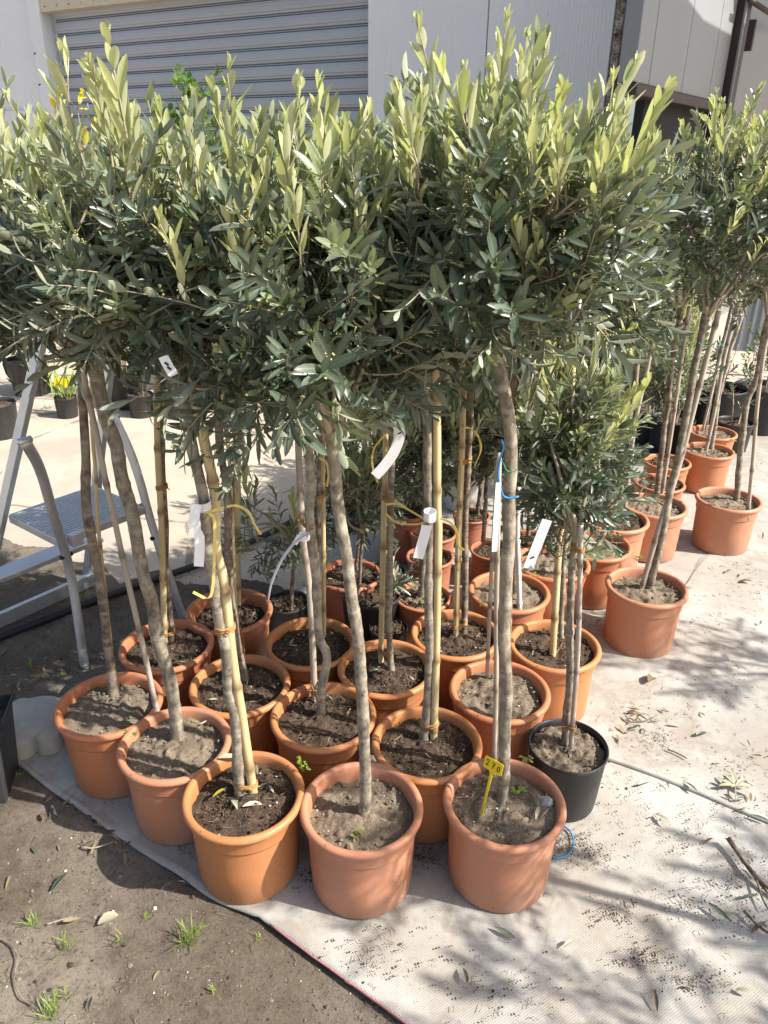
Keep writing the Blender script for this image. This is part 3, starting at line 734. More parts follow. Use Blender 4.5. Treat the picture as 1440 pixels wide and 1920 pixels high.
wallpiece('corner_post', (-.09, -.01, 1.6), (.16, .18, 3.2), WALLP)
wallpiece('wall_panel', (-.17 - .65, .02, 1.6), (1.29, .1, 3.2), WALLP); wallpiece('wall_panel', (-.17 - 1.31 - .65, .022, 1.6), (1.29, .1, 3.2), WALLP)
wallpiece('wall_panel', (-.17 - 2.62 - 1.2, .022, 1.6), (2.39, .1, 3.2), WALLP)
wallpiece('wall_panel', (WW / 2, .03, TOPZ + .17 + .5), (WW + .02, .1, 1.0), WALLP)
wallpiece('door_panel', (-.17 - .62, -.045, 1.15), (.86, .03, 2.0), WALLP)
for z in (2.36, 2.62):
    v, f = ico((-.05 - .1, -.105, z), .012, random.Random(3), .8); m_ = MB(); m_.add(v, f, 0, True); link('bolt', m_.mesh('bolt', BROWN), bld)
def wall_x(px, py):
    n = Vector((math.sin(WA), -math.cos(WA), 0)); q = on_plane(px, py, Vector((Pl.x, Pl.y, 0)), n); return (q.x - Pl.x) * math.cos(WA) + (q.y - Pl.y) * math.sin(WA)
xs_ = [WW + .005, wall_x(919, 65), wall_x(1150, 90)]
for a, b in zip(xs_, xs_[1:]): wallpiece('wall_panel', ((a + b) / 2, 0, 1.6), (b - a - .008, .12, 3.2), WALLP)
wallpiece('post', (xs_[-1] + .028, -.02, 1.6), (.05, .07, 3.2), RUST)
wallpiece('floor_plinth', (xs_[-1] / 2, .1, .03), (xs_[-1], .15, .06), CONC)
# container on the right, receding behind the building's end
C0 = atY(1172, 100, 4.75); C1 = atY(1372, 100, 6.3)
CA = math.atan2(C1.y - C0.y, C1.x - C0.x); CW = math.hypot(C1.x - C0.x, C1.y - C0.y)
con = thing('site_container', 'raised white container with three panel joints and a dark gap below, beside the rusty post', 'container', (C0.x, C0.y, 0), CA)
cn = Vector((math.sin(CA), -math.cos(CA), 0))
def con_at(px, py):
    q = on_plane(px, py, C0, cn); return ((q.x - C0.x) * math.cos(CA) + (q.y - C0.y) * math.sin(CA), q.z)
zb = con_at(1300, 180)[1]
jx = [con_at(1200, 60)[0] , con_at(1231, 50)[0], con_at(1296, 50)[0], con_at(1352, 40)[0], con_at(1374, 60)[0]]
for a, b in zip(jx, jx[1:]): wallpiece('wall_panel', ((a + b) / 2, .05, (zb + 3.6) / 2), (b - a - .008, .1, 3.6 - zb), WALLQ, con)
wallpiece('bottom_rail', ((jx[0] + jx[-1]) / 2, .04, zb - .035), (jx[-1] - jx[0], .13, .06), BROWN, con)
wallpiece('back_wall', ((jx[0] + .4 + jx[-1]) / 2, .10, (zb + .1) / 2), (jx[-1] - jx[0] - .4, .06, zb + .08), DARKIN, con)  # black board painting in the shade of the gap under the container
mb = MB(); mb.box((0, 0, 0), (.10, .14, 3.6)); o = link('corner_post', mb.mesh('corner_post', BROWN), con); o.location = (jx[-1] + .055, 0, 1.8)
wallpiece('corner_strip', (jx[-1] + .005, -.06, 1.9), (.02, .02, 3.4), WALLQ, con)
dl = con_at(1400, 100)[0]
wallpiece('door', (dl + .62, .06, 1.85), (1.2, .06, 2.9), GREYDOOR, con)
wallpiece('hinge', (dl + .0, -.0, con_at(1393, 60)[1]), (.04, .06, .2), BROWN, con)
mb = MB(); mb.tube([(jx[-1] - .1, -.10, con_at(1385, 8)[1]), (jx[-1] + 1.2, -.10, con_at(1385, 8)[1] + .0)], .018, 8); link('rail', mb.mesh('rail', BROWN), con)
# corrugated grey skirting panel low at the far right
mb = MB(); q0, q1 = atY(1350, 672, 6.6), atY(1560, 690, 6.4); n_ = 60; vs_ = []
for i in range(n_ + 1):
    p = q0.lerp(q1, i / n_); off_ = .012 * math.copysign(1, math.sin(i * 1.3)); vs_ += [(p.x, p.y + off_, .22), (p.x, p.y + off_, 1.35)]
mb.add(vs_, [(2 * i, 2 * i + 2, 2 * i + 3, 2 * i + 1) for i in range(n_)], 0, False)
sk = thing('corrugated_panel', 'grey corrugated metal panel standing behind the black tubs', 'metal panel', data=mb.mesh('corrugated_panel', panelm('corrugated_grey', (.30, .32, .35), 0, .3)))
sd_ = sk.modifiers.new('thickness', 'SOLIDIFY'); sd_.thickness = .004
# added unseen sheet, its outline shaped to cast shade on the container panels
ZC = 3.75
pts_ = []
for px, py in ((1150, -60), (1268, -8), (1316, 54), (1374, 84), (1377, -60), (1500, -60), (1500, 330), (1150, 330)):
    q = on_plane(px, py, C0, cn); t = (ZC - q.z) / SUN.z; pts_.append(q + SUN * t)
mb = MB(); N_ = len(pts_); mb.add([p for p in pts_] + [p + Vector((0, 0, .05)) for p in pts_], [tuple(range(N_))[::-1], tuple(range(N_, 2 * N_))] + [(i, (i + 1) % N_, N_ + (i + 1) % N_, N_ + i) for i in range(N_)], 0, False)
thing('canopy_roof', 'thin metal canopy shading the lower panels of the white container', 'canopy', data=mb.mesh('canopy_roof', GREYDOOR))
mb = MB()
cpt = sum(pts_, Vector()) / N_; link('post', mb.tube([(cpt.x + .9, cpt.y - .2, 0), (cpt.x + .9, cpt.y - .2, ZC)], .04, 8).mesh('post', BROWN), bpy.data.objects['canopy_roof'])  # made-up prop carrying the added shade sheet

# ---------------------------------------------------------------- the olive trees, front to back
T0, T1, T2, T3 = TERRA
BIG = ((0, 0, .26), (.275, .27, .33))
def cr(dx=0, dy=0, dz=.24, rx=.26, ry=.26, rz=.31, n=190):
    dz -= .085; rz -= .105; rx -= .045; ry -= .035
    return ((dx, dy, dz), (rx, ry, rz), n)
potted('A', 'olive tree with the yellow 270 price tag stuck in its front pot', 945, 1507, T2, 'grey', [(942, 1500), (948, 1300), (945, 1120), (955, 960), (958, 900), (951, 780), (940, 700), (927, 645)], .0136,
       [(926, 1450), (930, 1300), (931, 1120), (934, 960), (936, 850)], .006, CANE_GREY, bark=0, crown=cr(0.000, 0.050, 0.262, 0.285, 0.255, 0.315, 290), cane2=[(932, 1445), (939, 1290), (948, 1030), (952, 870)], yf=.42)
potted('B', 'olive tree with a single bare grey trunk in the middle front pot', 678, 1516, T2, 'grey', [(682, 1528), (683, 1427), (675, 1243), (667, 1160), (650, 1043), (637, 960), (622, 834), (618, 805)], .0130,
       crown=cr(-.05, .06, .28, .28, .26, .37, 270), bark=0, soil_dz=-.012, yf=.36)
potted('C', 'olive tree in the ochre pot front left, its trunk bound to a thick bamboo', 457.5, 1493, T0, 'dark', [(451, 1490), (440, 1345), (433, 1310), (422, 1220), (410, 1160), (403, 1093), (392, 1027), (380, 927), (360, 827), (343, 743), (338, 672)], .0122,
       [(475, 1488), (453, 1340), (437, 1243), (420, 1093), (405, 1027), (403, 927), (383, 827), (363, 727), (357, 640)], .0112, ties=(1470, 1175, 726), crown=cr(-.03, .06, .25, .26, .25, .31, 220), bark=0)
potted('D', 'olive tree with a thick leaning trunk in the second pot from the left', 328.5, 1398, T2, 'grey', [(332, 1387), (320, 1293), (300, 1210), (277, 1110), (257, 1010), (247, 960), (230, 893), (217, 843), (197, 793), (182, 727), (168, 670)], .0158,
       [(296, 1343), (277, 1253), (253, 1147), (233, 1060), (213, 967), (200, 910), (180, 810), (160, 720), (156, 660)], .0075, CANE_GREY, bark=0, crown=cr(-.06, .05, .25, .27, .25, .31, 220))
potted('E', 'olive tree with a dark upright trunk in the leftmost terracotta pot', 205.5, 1324, T1, 'grey', [(212, 1300), (207, 1260), (197, 1160), (180, 1060), (167, 977), (163, 960), (159, 860), (158, 793), (152, 693), (150, 660)], .0122,
       [(210, 1225), (197, 1110), (182, 960), (180, 893), (173, 810), (171, 690)], .0055, bark=1, crown=cr(-0.140, 0.080, 0.310, 0.270, 0.250, 0.340, 210))
potted('F', 'olive tree tied to a bamboo by the white loop tag, third row from the front', 800, 1396, T0, 'dark', [(795, 1385), (803, 1260), (805, 1127), (807, 1027), (807, 982), (803, 885), (802, 829), (798, 680)], .0108,
       [(813, 1385), (817, 1260), (820, 1110), (822, 993), (820, 954), (819, 788), (815, 660)], .0100, ties=(1355,), bark=0, crown=cr(0.000, 0.080, 0.270, 0.260, 0.260, 0.315, 210), yf=.34)
potted('G', 'olive tree with a crooked pale trunk and mauve cane hung with a curved white tag', 606.5, 1345, T0, 'dark', [(602, 1340), (603, 1293), (612, 1232), (598, 1190), (595, 1093), (588, 1027), (583, 960), (577, 851), (567, 747), (562, 690)], .0118,
       [(590, 1310), (582, 1127), (568, 1010), (565, 960), (560, 851), (557, 690)], .0092, CANE_GREY, ties=(1305, 985), bark=2, crown=cr(-.03, .1, .24, .27, .26, .31, 190))
potted('H', 'olive tree with a thin trunk behind the ochre pot, tied with yellow ribbon', 450.5, 1287, T0, 'dark', [(460, 1275), (448, 1227), (435, 1143), (428, 1027), (427, 960), (417, 860), (407, 760), (396, 640)], .0112,
       [(447, 1195), (440, 1110), (435, 960), (430, 860), (416, 727), (412, 640)], .0062, ties=(1250, 968), bark=1, crown=cr(-.02, .1, .25, .26, .26, .31, 170))
potted('I', 'olive tree with an upright bamboo and thin dark stem, second row on the left', 313.5, 1213, T1, 'dark', [(322, 1203), (313, 1060), (310, 960), (303, 793), (298, 640)], .0078,
       [(309, 1207), (305, 1060), (302, 960), (295, 827), (295, 640)], .0098, ties=(1185, 910), bark=1, crown=cr(-.06, .1, 0.220, .26, .26, 0.265, 160), soil_dz=-.004)
potted('J', 'olive tree on a bamboo in the rearmost left terracotta pot', 430.5, 1148, T1, 'dark', [(441, 1130), (440, 827), (441, 620)], .0065,
       [(447, 1137), (445, 960), (447, 843), (449, 600)], .0100, ties=(838,), bark=1, crown=cr(0, .12, 0.220, .25, .25, 0.255, 150), soil_dz=-.02)
potted('K', 'olive tree on a slim bamboo half hidden behind the crooked pale trunk', 583, 1208, T0, 'dark', [(600, 1205), (598, 960), (602, 700)], .0065,
       [(607, 1195), (606, 960), (604, 840), (602, 660)], .0078, ties=(930,), bark=1, crown=cr(0, .12, 0.210, .25, .25, 0.255, 140), join=True)
potted('L', 'olive tree and bamboo bound low and high, between the bare trunk and loop tag', 723, 1255, T0, 'dark', [(733, 1255), (730, 1160), (733, 1027), (734, 927), (735, 680)], .0092,
       [(714, 1245), (717, 1093), (720, 954), (722, 899), (726, 660)], .0088, ties=(1225, 937), bark=0, crown=cr(0.000, 0.120, 0.230, 0.260, 0.260, 0.295, 150))
potted('M', 'olive tree hidden behind the 270 tree, its thin grey stake leaning inward', 936.5, 1298, T1, 'grey', [(950, 1280), (958, 1000), (962, 660)], .0095,
       [(913, 1273), (921, 1080), (928, 960), (932, 840)], .0058, CANE_GREY, bark=1, crown=cr(.03, .12, .24, .26, .26, .31, 150))
potted('N', 'olive tree on thick yellow bamboo beside the black pot', 1039, 1213, T0, 'dark', [(1052, 1197), (1057, 1060), (1066, 960), (1075, 660)], .0080,
       [(1036, 1227), (1043, 1110), (1048, 1027), (1062, 860), (1076, 640)], .0105, ties=(1196,), bark=0, crown=cr(.02, .1, .24, .26, .26, .31, 150))
potted('O', 'olive tree with bamboo bound in three places, middle of the crowd', 854, 1192, T0, 'dark', [(870, 1190), (872, 1060), (875, 927), (880, 830), (882, 690)], .0100,
       [(855, 1197), (858, 1060), (864, 899), (867, 816), (870, 680)], .0095, ties=(1165, 860), bark=1, crown=cr(.0, .12, 0.210, .26, .26, 0.265, 150), join=True)
potted('P', 'stout little trunk in the small weedy pot behind the loop tag', 793, 1120, T1, 'grey', [(790, 1123), (795, 1050), (800, 900), (800, 720)], .0150, s=.74, bark=0, crown=cr(.02, .1, .2, .24, .24, .28, 120), join=True)
potted('Q', 'olive tree with a whitewashed stake behind the 270 tree', 954, 1112, T1, 'grey', [(963, 1117), (968, 960), (978, 690)], .0110,
       [(974, 1140), (972, 1060), (970, 993), (974, 800)], .0090, plain('white_painted_stake', (.62, .60, .56), .6, .12, 30), bark=1, crown=cr(.06, .12, .22, .25, .25, .29, 120), join=True)
potted('black', 'low pale olive bush on a bound stem in the black pot beside the 270 tree', 1065, 1402, BLACK, 'grey', [(1058, 1393), (1062, 1350), (1068, 1260), (1070, 1160), (1073, 1060), (1082, 1000)], .0098,
       [(1070, 1403), (1083, 1227), (1087, 1093), (1089, 985)], .0068, CANE_GREY, s=.80, ties=(1352, 1020), bark=0, crown=cr(-.01, .12, .20, .175, .18, .35, 170), yf=.16)
potted('S', 'olive tree leaning with its stake in the lone pot on the right', 1212, 1103, T2, 'grey', [(1217, 1107), (1237, 1027), (1257, 927), (1277, 827), (1300, 707), (1325, 590)], .0125,
       [(1202, 1107), (1237, 985), (1271, 880), (1310, 730), (1348, 583)], .0095, CANE_GREY, bark=0, crown=cr(0.060, 0.060, 0.380, 0.360, 0.290, 0.350, 245), yf=.45)
potted('T', 'olive tree in the far right pot, its stake hooked outside the rim', 1365.5, 939, T2, 'grey', [(1380, 940), (1390, 843), (1400, 760), (1419, 707), (1440, 600)], .0130,
       [(1402, 965), (1412, 860), (1420, 760), (1432, 666), (1448, 590)], .0085, CANE_GREY, bark=0, crown=cr(-0.020, 0.060, 0.390, 0.360, 0.300, 0.350, 220), yf=.45)
potted('U', 'olive tree in the orange pot standing in front of its twin at the back right', 1328, 847, T1, 'grey', [(1334, 843), (1348, 749), (1367, 666), (1392, 583)], .0110,
       [(1323, 847), (1340, 770), (1359, 666), (1388, 560)], .0105, CANE_GREY, s=.93, bark=2, crown=cr(-0.050, 0.100, 0.390, 0.340, 0.290, 0.340, 190), yf=.45)
potted('V', 'olive tree in the rearmost right terracotta pot before the black tubs', 1336, 813, T1, 'grey', [(1322, 808), (1340, 707), (1373, 570)], .0090, [(1317, 810), (1345, 690), (1370, 590)], .0080, CANE_GREY, s=.93, bark=1, crown=cr(-.1, .1, .25, .28, .28, .32, 150), join=True, yf=.45)
potted('W', 'dark trunked olive with a white cane behind the lone pot', 1226, 950, T2, 'grey', [(1230, 935), (1245, 820), (1262, 680), (1275, 575)], .0120,
       [(1240, 935), (1262, 790), (1280, 660), (1292, 575)], .0085, CANE_GREY, bark=1, crown=cr(-0.020, 0.080, 0.380, 0.330, 0.280, 0.330, 180), yf=.45)
potted('X', 'dark olive trunk with a pale cane left of the white caned tree', 1152, 975, T2, 'dark', [(1160, 965), (1178, 800), (1196, 680), (1212, 560)], .0115,
       [(1170, 965), (1190, 800), (1214, 690), (1238, 560)], .0090, CANE_GREY, bark=1, crown=cr(.0, .1, 0.290, .27, .27, 0.280, 150), join=True)
potted('Y', 'olive tree in the pot behind the low pale bush, trunk cut short by leaves', 1115, 1024, T1, 'grey', [(1120, 1020), (1135, 985), (1150, 850), (1165, 640)], .0115, bark=2, crown=cr(-.03, .1, .22, .21, .22, .30, 120), join=True)
potted('Z', 'olive tree with a white strip tag in the pot left of the low pale bush', 1034, 1058, T1, 'grey', [(1031, 1043), (1035, 1000), (1050, 850), (1060, 690)], .0120, bark=1, crown=cr(.0, .12, .2, .25, .25, .29, 140), join=True)
bush = lambda key, lab, cx, cy, s, tx, ty, **kw: potted(key, lab, cx, cy, kw.pop('m', T3), kw.pop('soil', 'dark'), [(tx, ty), (tx + 4, ty - 60), (tx + 8, ty - 130)], kw.pop('r', .009), s=s, bark=1, join=True,
       crown=kw.pop('crown', cr(.0, .05, .22, .22, .22, .30, 110)), group='small olives in mixed pots at the back of the crowd', yf=.12, **kw)
bush('b1', 'small olive in the weedy red pot right of the middle bamboo', 921, 1033, .62, 905, 1020)
bush('b2', 'small olive in the red pot under the white loop tag', 806, 1046, .68, 798, 1035)
bush('b3', 'small olive in the mossy pot in front of the cream tub', 884, 968, .60, 896, 966)
bush('b4', 'small olive in the red pot left of the mossy pot', 812, 1000, .72, 800, 990)
bush('b5', 'small olive in a red pot glimpsed right of the 270 trunk', 988, 1015, .70, 990, 1005)
bush('b6', 'dark bushy olive in the cream tub deep in the crowd', 873, 890, .78, 868, 880, m=CREAM, crown=cr(0, .1, .3, .3, .28, .38, 130))
bush('b7', 'dark bushy olive in the red pot left of the cream tub', 762, 955, .95, 765, 940, crown=cr(0, .1, .25, .28, .26, .36, 130))
bush('b8', 'young olive with thin stems in the red pot behind the bare trunk', 655, 1080, .85, 668, 1070, r=.006, crown=cr(0, .05, .12, .20, .2, .30, 80))
bush('b9', 'small terracotta potted olive behind the white caned tree', 1236, 908, .85, 1238, 900, m=T1, crown=cr(0, .1, .2, .22, .22, .26, 80))
bush('b10', 'terracotta potted olive farther back behind the white caned tree', 1250, 868, .85, 1252, 860, m=T1, crown=cr(0, .1, .2, .22, .22, .26, 80))
blk = lambda key, lab, cx, cy, s, tx, ty, **kw: bush(key, lab, cx, cy, s, tx, ty, m=BLACK, **kw)
blk('k1', 'straggly young olive with wide spraying branches in a black pot behind the ochre pots', 538, 1130, .62, 545, 1150, r=.007, crown=cr(-.06, .02, .10, .30, .18, .24, 34))
blk('k2', 'slender young olive in the black pot directly behind the bare trunk', 696, 1115, .82, 672, 1120, r=.006, crown=cr(0, .03, .2, .16, .16, .26, 46))
blk('k3', 'little sprout in the small black pot left of the middle bamboo', 728, 1178, .52, 722, 1178, r=.004, crown=cr(0, 0, -.02, .06, .05, .10, 10))
blk('k4', 'slender young olive in a black pot behind the slim bamboo', 722, 1072, .62, 712, 1070, r=.006, crown=cr(0, .03, .16, .2, .18, .26, 60))

# olives outside the frame on the right whose crowns dapple the sheet
for (x, y, n, k) in ((1.72, .93, 62, 1), (2.22, .40, 52, 2), (2.85, .72, 50, 3), (2.9, 1.75, 50, 4)):
    root = thing('potted_olive_tree', 'olive tree in a terracotta pot beyond the right edge of the photo', 'potted tree', (x, y, TZ), 0, 'olive trees standing beyond the right edge')
    link('pot', pot_mesh(T1), root); s_ = link('soil', SOILS['grey'][k], root); s_.location.z = .214
    m, P, rd = trunk_mesh([Vector((0, 0, .2)), Vector((.01, 0, .7)), Vector((0, .02, 1.28))], .013, BARK[0], 900 + k); link('trunk', m, root)
    mb, res = crown_layout(P[-1].copy(), P[-1] + Vector((0, 0, .26)), Vector((.33, .30, .34)), n, 950 + k, .3); link('crown', joined(res, mb, 'crown'), root, kind='stuff')

# ---------------------------------------------------------------- background plants and pots
def simple_plant(name, label, cx, cy, s, zsh, meshes, n, rad, h, seed, group=None, m=BLACK, zdir=.7, stems=4, cat='potted plant', z0=.002, scale=1.0, square=False):
    p = at(cx, cy, z0 + .24 * s); p.z = z0; rr = random.Random(seed)
    root = thing(name, label, cat, p, 0, group)
    link('pot', black_pot_mesh(s) if m is BLACK else pot_mesh(m, s=s), root)
    so_ = link('soil', SOILS['dark'][seed % 5], root); so_.location.z = .215 * s; so_.scale = (s, s, 1)
    if n:
        mb = MB(); tops = []
        for k in range(stems):
            a = rr.uniform(0, 6.3); q = Vector((math.cos(a) * rad * .6, math.sin(a) * rad * .6, .2 * s + h * rr.uniform(.6, 1)))
            pts = spline([Vector((math.cos(a) * .02, math.sin(a) * .02, .19 * s)), q * .5 + Vector((0, 0, .08 * s)), q], 9); mb.tube(pts, [.005 - .003 * i / 8 for i in range(9)], 5); tops += pts[3:]
        c = link('crown', mb.mesh('crown', TWIG), root)
        for k in range(n):
            q = rr.choice(tops); d = Vector((rr.uniform(-1, 1), rr.uniform(-1, 1), rr.uniform(.1, .6) + zdir)); d.normalize()
            o = link('leafy_shoot', rr.choice(meshes), c); o.matrix_basis = orient(q + Vector((rr.uniform(-.3, .3) * rad, rr.uniform(-.3, .3) * rad, rr.uniform(-.05, .03))), d, rr.uniform(0, 6.3), scale * rr.uniform(.8, 1.2))
    return root
YS = atY(360, 250, 5.4)
simple_plant('citrus_shrub', 'bright green citrus bush in front of the roller shutter', 408, 692, 1.15, 0, SHRUBS, 110, .34, 1.88, 5, zdir=.5, stems=8, scale=1.1)
simple_plant('yellow_shrub', 'yellow leaved shrub peeping above the left olive crowns', 236, 696, 1.1, 0, GOLDS, 40, .30, 1.92, 6, zdir=.6, stems=7, scale=1.15)
gb = 'black nursery pots on the yard before the shutter'
bp = simple_plant('grassy_plant', 'grassy plant with two yellow tags in a black pot behind the step stool', 122, 744, .60, 0, [], 0, .1, .3, 7, gb)
simple_plant('nursery_plant', 'leafy plant in a black pot seen between the dark trunks', 262, 738, .68, 0, SHRUBS, 8, .10, .30, 8, gb, scale=.7)
simple_plant('nursery_plant', 'bright green leafy plant in a black pot behind the bound bamboo', 325, 736, .70, 0, SHRUBS, 16, .2, .75, 9, gb, scale=.8)
simple_plant('nursery_plant', 'green bushy plant in a black pot between the left bamboos', 388, 712, .8, 0, SHRUBS, 22, .22, .8, 10, gb, scale=.8)
simple_plant('nursery_plant', 'small plant in a black pot far left beside the stool rail', 50, 672, 1.15, 0, SHRUBS, 9, .12, .25, 11, gb, scale=.8)
simple_plant('nursery_plant', 'empty looking grey nursery pot cut by the left edge', -10, 755, .95, 0, [], 0, .1, .2, 12, gb)
simple_plant('nursery_plant', 'green plant in a dark pot glimpsed at the back of the yard', 470, 690, .9, 0, SHRUBS, 18, .2, .7, 13, gb, scale=.8)
def blade_bunch(mb, c, n, l, rr, wd=.004, spread=.8):
    lean_a = rr.uniform(0, 6.3)
    for k in range(n):
        a = rr.gauss(lean_a, 1.3); s_ = rr.uniform(.1, spread) * rr.random() ** .5; L = l * rr.uniform(.3, 1.15)
        d = Vector((math.cos(a) * s_, math.sin(a) * s_, 1)).normalized(); up = Vector((-math.cos(a), -math.sin(a), s_ + .01)).normalized()
        leaf_geo(mb, c + Vector((rr.gauss(0, 1), rr.gauss(0, 1), 0)) * l * .16, d, up, L, wd, rr.uniform(.2, .9), .4, rr.random())
rr = random.Random(3); mb = MB(); blade_bunch(mb, Vector((0, 0, .13)), 26, .30, rr, .012, .35); link('grass_blades', mb.mesh('grass_blades', GRASSM), bp, kind='stuff')

def tag_T(name, label, base, up, right, h, pw, ph, text=None, group=None):
    # T-shaped plant label: stem pushed in the soil, plate on top
    base = Vector(base); up = up.normalized(); right = (right - up * right.dot(up)).normalized(); nn = right.cross(up)
    root = thing(name, label, 'price tag', base, 0, group)
    M = Matrix((right, up, nn)).transposed().to_4x4(); th = .0012
    def sl(pts, z0, z1, mat, nm, par):
        mb = MB(); n = len(pts); mb.add([M @ Vector((x, y, z)) for z in (z0, z1) for x, y in pts], [tuple(range(n))[::-1], tuple(range(n, 2 * n))] + [(i, (i + 1) % n, n + (i + 1) % n, n + i) for i in range(n)], 0, False)
        return link(nm, mb.mesh(nm, mat), par)
    hw = pw / 2; y0 = h - ph
    o = sl([(-.0012, -.02), (.0012, -.02), (.0032, .0), (.0036, y0 - .008), (.008, y0), (hw - .003, y0), (hw, y0 + .003), (hw, h - .003), (hw - .003, h), (-hw + .003, h), (-hw, h - .003), (-hw, y0 + .003), (-hw + .003, y0), (-.008, y0), (-.0036, y0 - .008), (-.0032, 0)], -th / 2, th / 2, YELLOW, 'plate', root)
    if text:
        G = {'2': [(-.4, .55), (-.25, .95), (.2, 1.0), (.35, .6), (.0, .1), (-.4, -.45), (-.05, -.35), (.45, -.45)],
             '7': [(-.4, .85), (.0, .95), (.45, .9), (.15, .2), (-.1, -.6)], '7b': [(-.15, .2), (.4, .3)],
             '0': [(.1, .75), (-.3, .4), (-.35, -.2), (-.05, -.55), (.35, -.15), (.35, .5), (.05, .8), (-.05, .7)]}
        for ch, x0 in (('2', -.30), ('7', .0), ('7b', .0), ('0', .30)):
            gpts = [(x0 * pw + a * ph * .30, y0 + ph * (.44 + b * .30) - x0 * .05 * ph) for a, b in G[ch]]
            mb = MB(); mb.tube([M @ Vector((a, b, th / 2 + .0002)) for a, b in [(q.x, q.y) for q in spline([Vector((a, b, 0)) for a, b in gpts], 18)]], .0012, 5); link('lettering', mb.mesh('lettering', INK), o)
    return root
pa = TREES['A'][0].location
q0 = at(903, 1527, TZ + .214); top = on_plane(928, 1436, q0, Vector((0, -1, .25)))
rt_ = on_plane(937, 1455, q0, Vector((0, -1, .25))) - on_plane(908, 1432, q0, Vector((0, -1, .25)))
hh = (on_plane(923, 1430, q0, Vector((0, -1, .25))) - q0).length
tag_T('price_tag', 'yellow tag handwritten 270 stuck in the front right pot', q0, on_plane(921, 1452, q0, Vector((0, -1, .25))) - q0, Vector((.66, -.72, -.16)), hh + .008, .053, .031, '270')
for k, (px, py, lab) in enumerate(((117, 748, 'nearer yellow tag in the grassy black pot behind the stool'), (133, 744, 'farther yellow tag in the grassy black pot behind the stool'))):
    q = at(px, py, .13); tag_T('price_tag', lab, q, Vector((.05 * (1 - 2 * k), 0, 1)), Vector((1, .1, 0)), .15, .088, .062, None, 'yellow tags in the grassy pot')
tb = 'black tubs along the back right'
for k, (px, py, s_, lab) in enumerate(((1350, 726, 1.35, 'large round black tub behind the right olive trunks'), (1235, 722, 1.3, 'large black tub left of the round one behind dark trunks'), (1432, 724, 1.35, 'black tub cut by the right edge of the photo'),
                                    (1262, 785, 1.0, 'black tub in front, left of the back terracotta pots'), (1378, 790, .85, 'low black tub just right of the back terracotta pots'), (1222, 770, .95, 'small black tub by the dark trunk pair'))):
    simple_plant('black_tub', lab, px, py, s_, 0, MATURE, (7, 26, 9, 12, 4, 16)[k], .12, (.4, .8, .5, .4, .35, .4)[k], 30 + k, tb, zdir=.8, cat='potted plant', scale=1.0)
simple_plant('nursery_plant', 'pale green feathery shrub behind the right dark trunks', 1268, 722, 1.2, 0, TIPS, 60, .26, .85, 41, None, stems=8, scale=.9)
simple_plant('nursery_plant', 'thin shrub with small green leaves by the far right stake', 1405, 742, .9, 0, SHRUBS, 12, .12, .7, 42, None, stems=2, scale=.5)
# dark pot cut by the left edge, on bare soil
pz = at(-62, 1356, .25); root = thing('square_pot', 'black square nursery pot with a green seedling cut by the left edge', 'potted plant', (pz.x, pz.y, .012), R(12))
mb = MB()
def sq(a, z): return [(-a, -a, z), (a, -a, z), (a, a, z), (-a, a, z)]
L_ = [sq(.075, 0), sq(.095, .238), sq(.103, .238), sq(.103, .25), sq(.096, .25), sq(.094, .22)]
vs_ = sum(L_, []); fs_ = [(3, 2, 1, 0)] + [(4 * i + k, 4 * i + (k + 1) % 4, 4 * i + 4 + (k + 1) % 4, 4 * i + 4 + k) for i in range(len(L_) - 1) for k in range(4)] + [(20, 21, 22, 23)]
mb.add(vs_, fs_, 0, False); o = link('pot', mb.mesh('pot', BLACK), root); bv = o.modifiers.new('bevel', 'BEVEL'); bv.width = .006; bv.segments = 2
o = link('soil', SOILS['dark'][2], root); o.location.z = .226; o.scale = (.72, .72, 1)
c = link('seedling', MB().tube([(0.02, 0, .22), (.03, .01, .30)], .002, 5).mesh('seedling', TWIG), root)
for k in range(3): o = link('leafy_shoot', SHRUBS[k], c); o.matrix_basis = orient(Vector((.03 + .02 * k, .0, .24)), Vector((.5 - .5 * k, .2, 1)), k, .45)

# ---------------------------------------------------------------- aluminium step stool
F1, F4, F2, F3 = at(-40, 1192), at(165, 1100), at(160, 1258), at(347, 1168)
lad = thing('step_stool', 'aluminium folding step stool with ribbed platform standing left of the olives', 'step stool', (F1.x, F1.y, 0.012))
O_ = Vector((F1.x, F1.y, .012))
e = (F4 - F1).normalized(); n1 = Vector((-e.y, e.x, 0)) ; n1 = -n1 if n1.dot(F2 - F1) < 0 else n1
pe = e
def railpt(F, px, py):       # a point on the vertical plane through F, square to the foot line
    return on_plane(px, py, F, pe)
def lean_pt(k, px, py):
    nrm = (n1 - Vector((0, 0, k))).normalized(); return on_plane(px, py, F1, nrm)      # plane through the feet leaning k per metre of height
lo_, hi_ = -.1, .9
for _ in range(40):
    m_ = (lo_ + hi_) / 2
    if (lean_pt(m_, 74, 652).z - lean_pt(m_, 209, 640).z) * (lean_pt(lo_, 74, 652).z - lean_pt(lo_, 209, 640).z) > 0: lo_ = m_
    else: hi_ = m_
LEAN = min(max(m_, .12), .6) if abs(lean_pt(m_, 74, 652).z - lean_pt(m_, 209, 640).z) < .01 else .3
A1, A4 = lean_pt(LEAN, 74, 652), lean_pt(LEAN, 209, 640)
print('STOOL lean', LEAN, A1, A4, F1, F4)
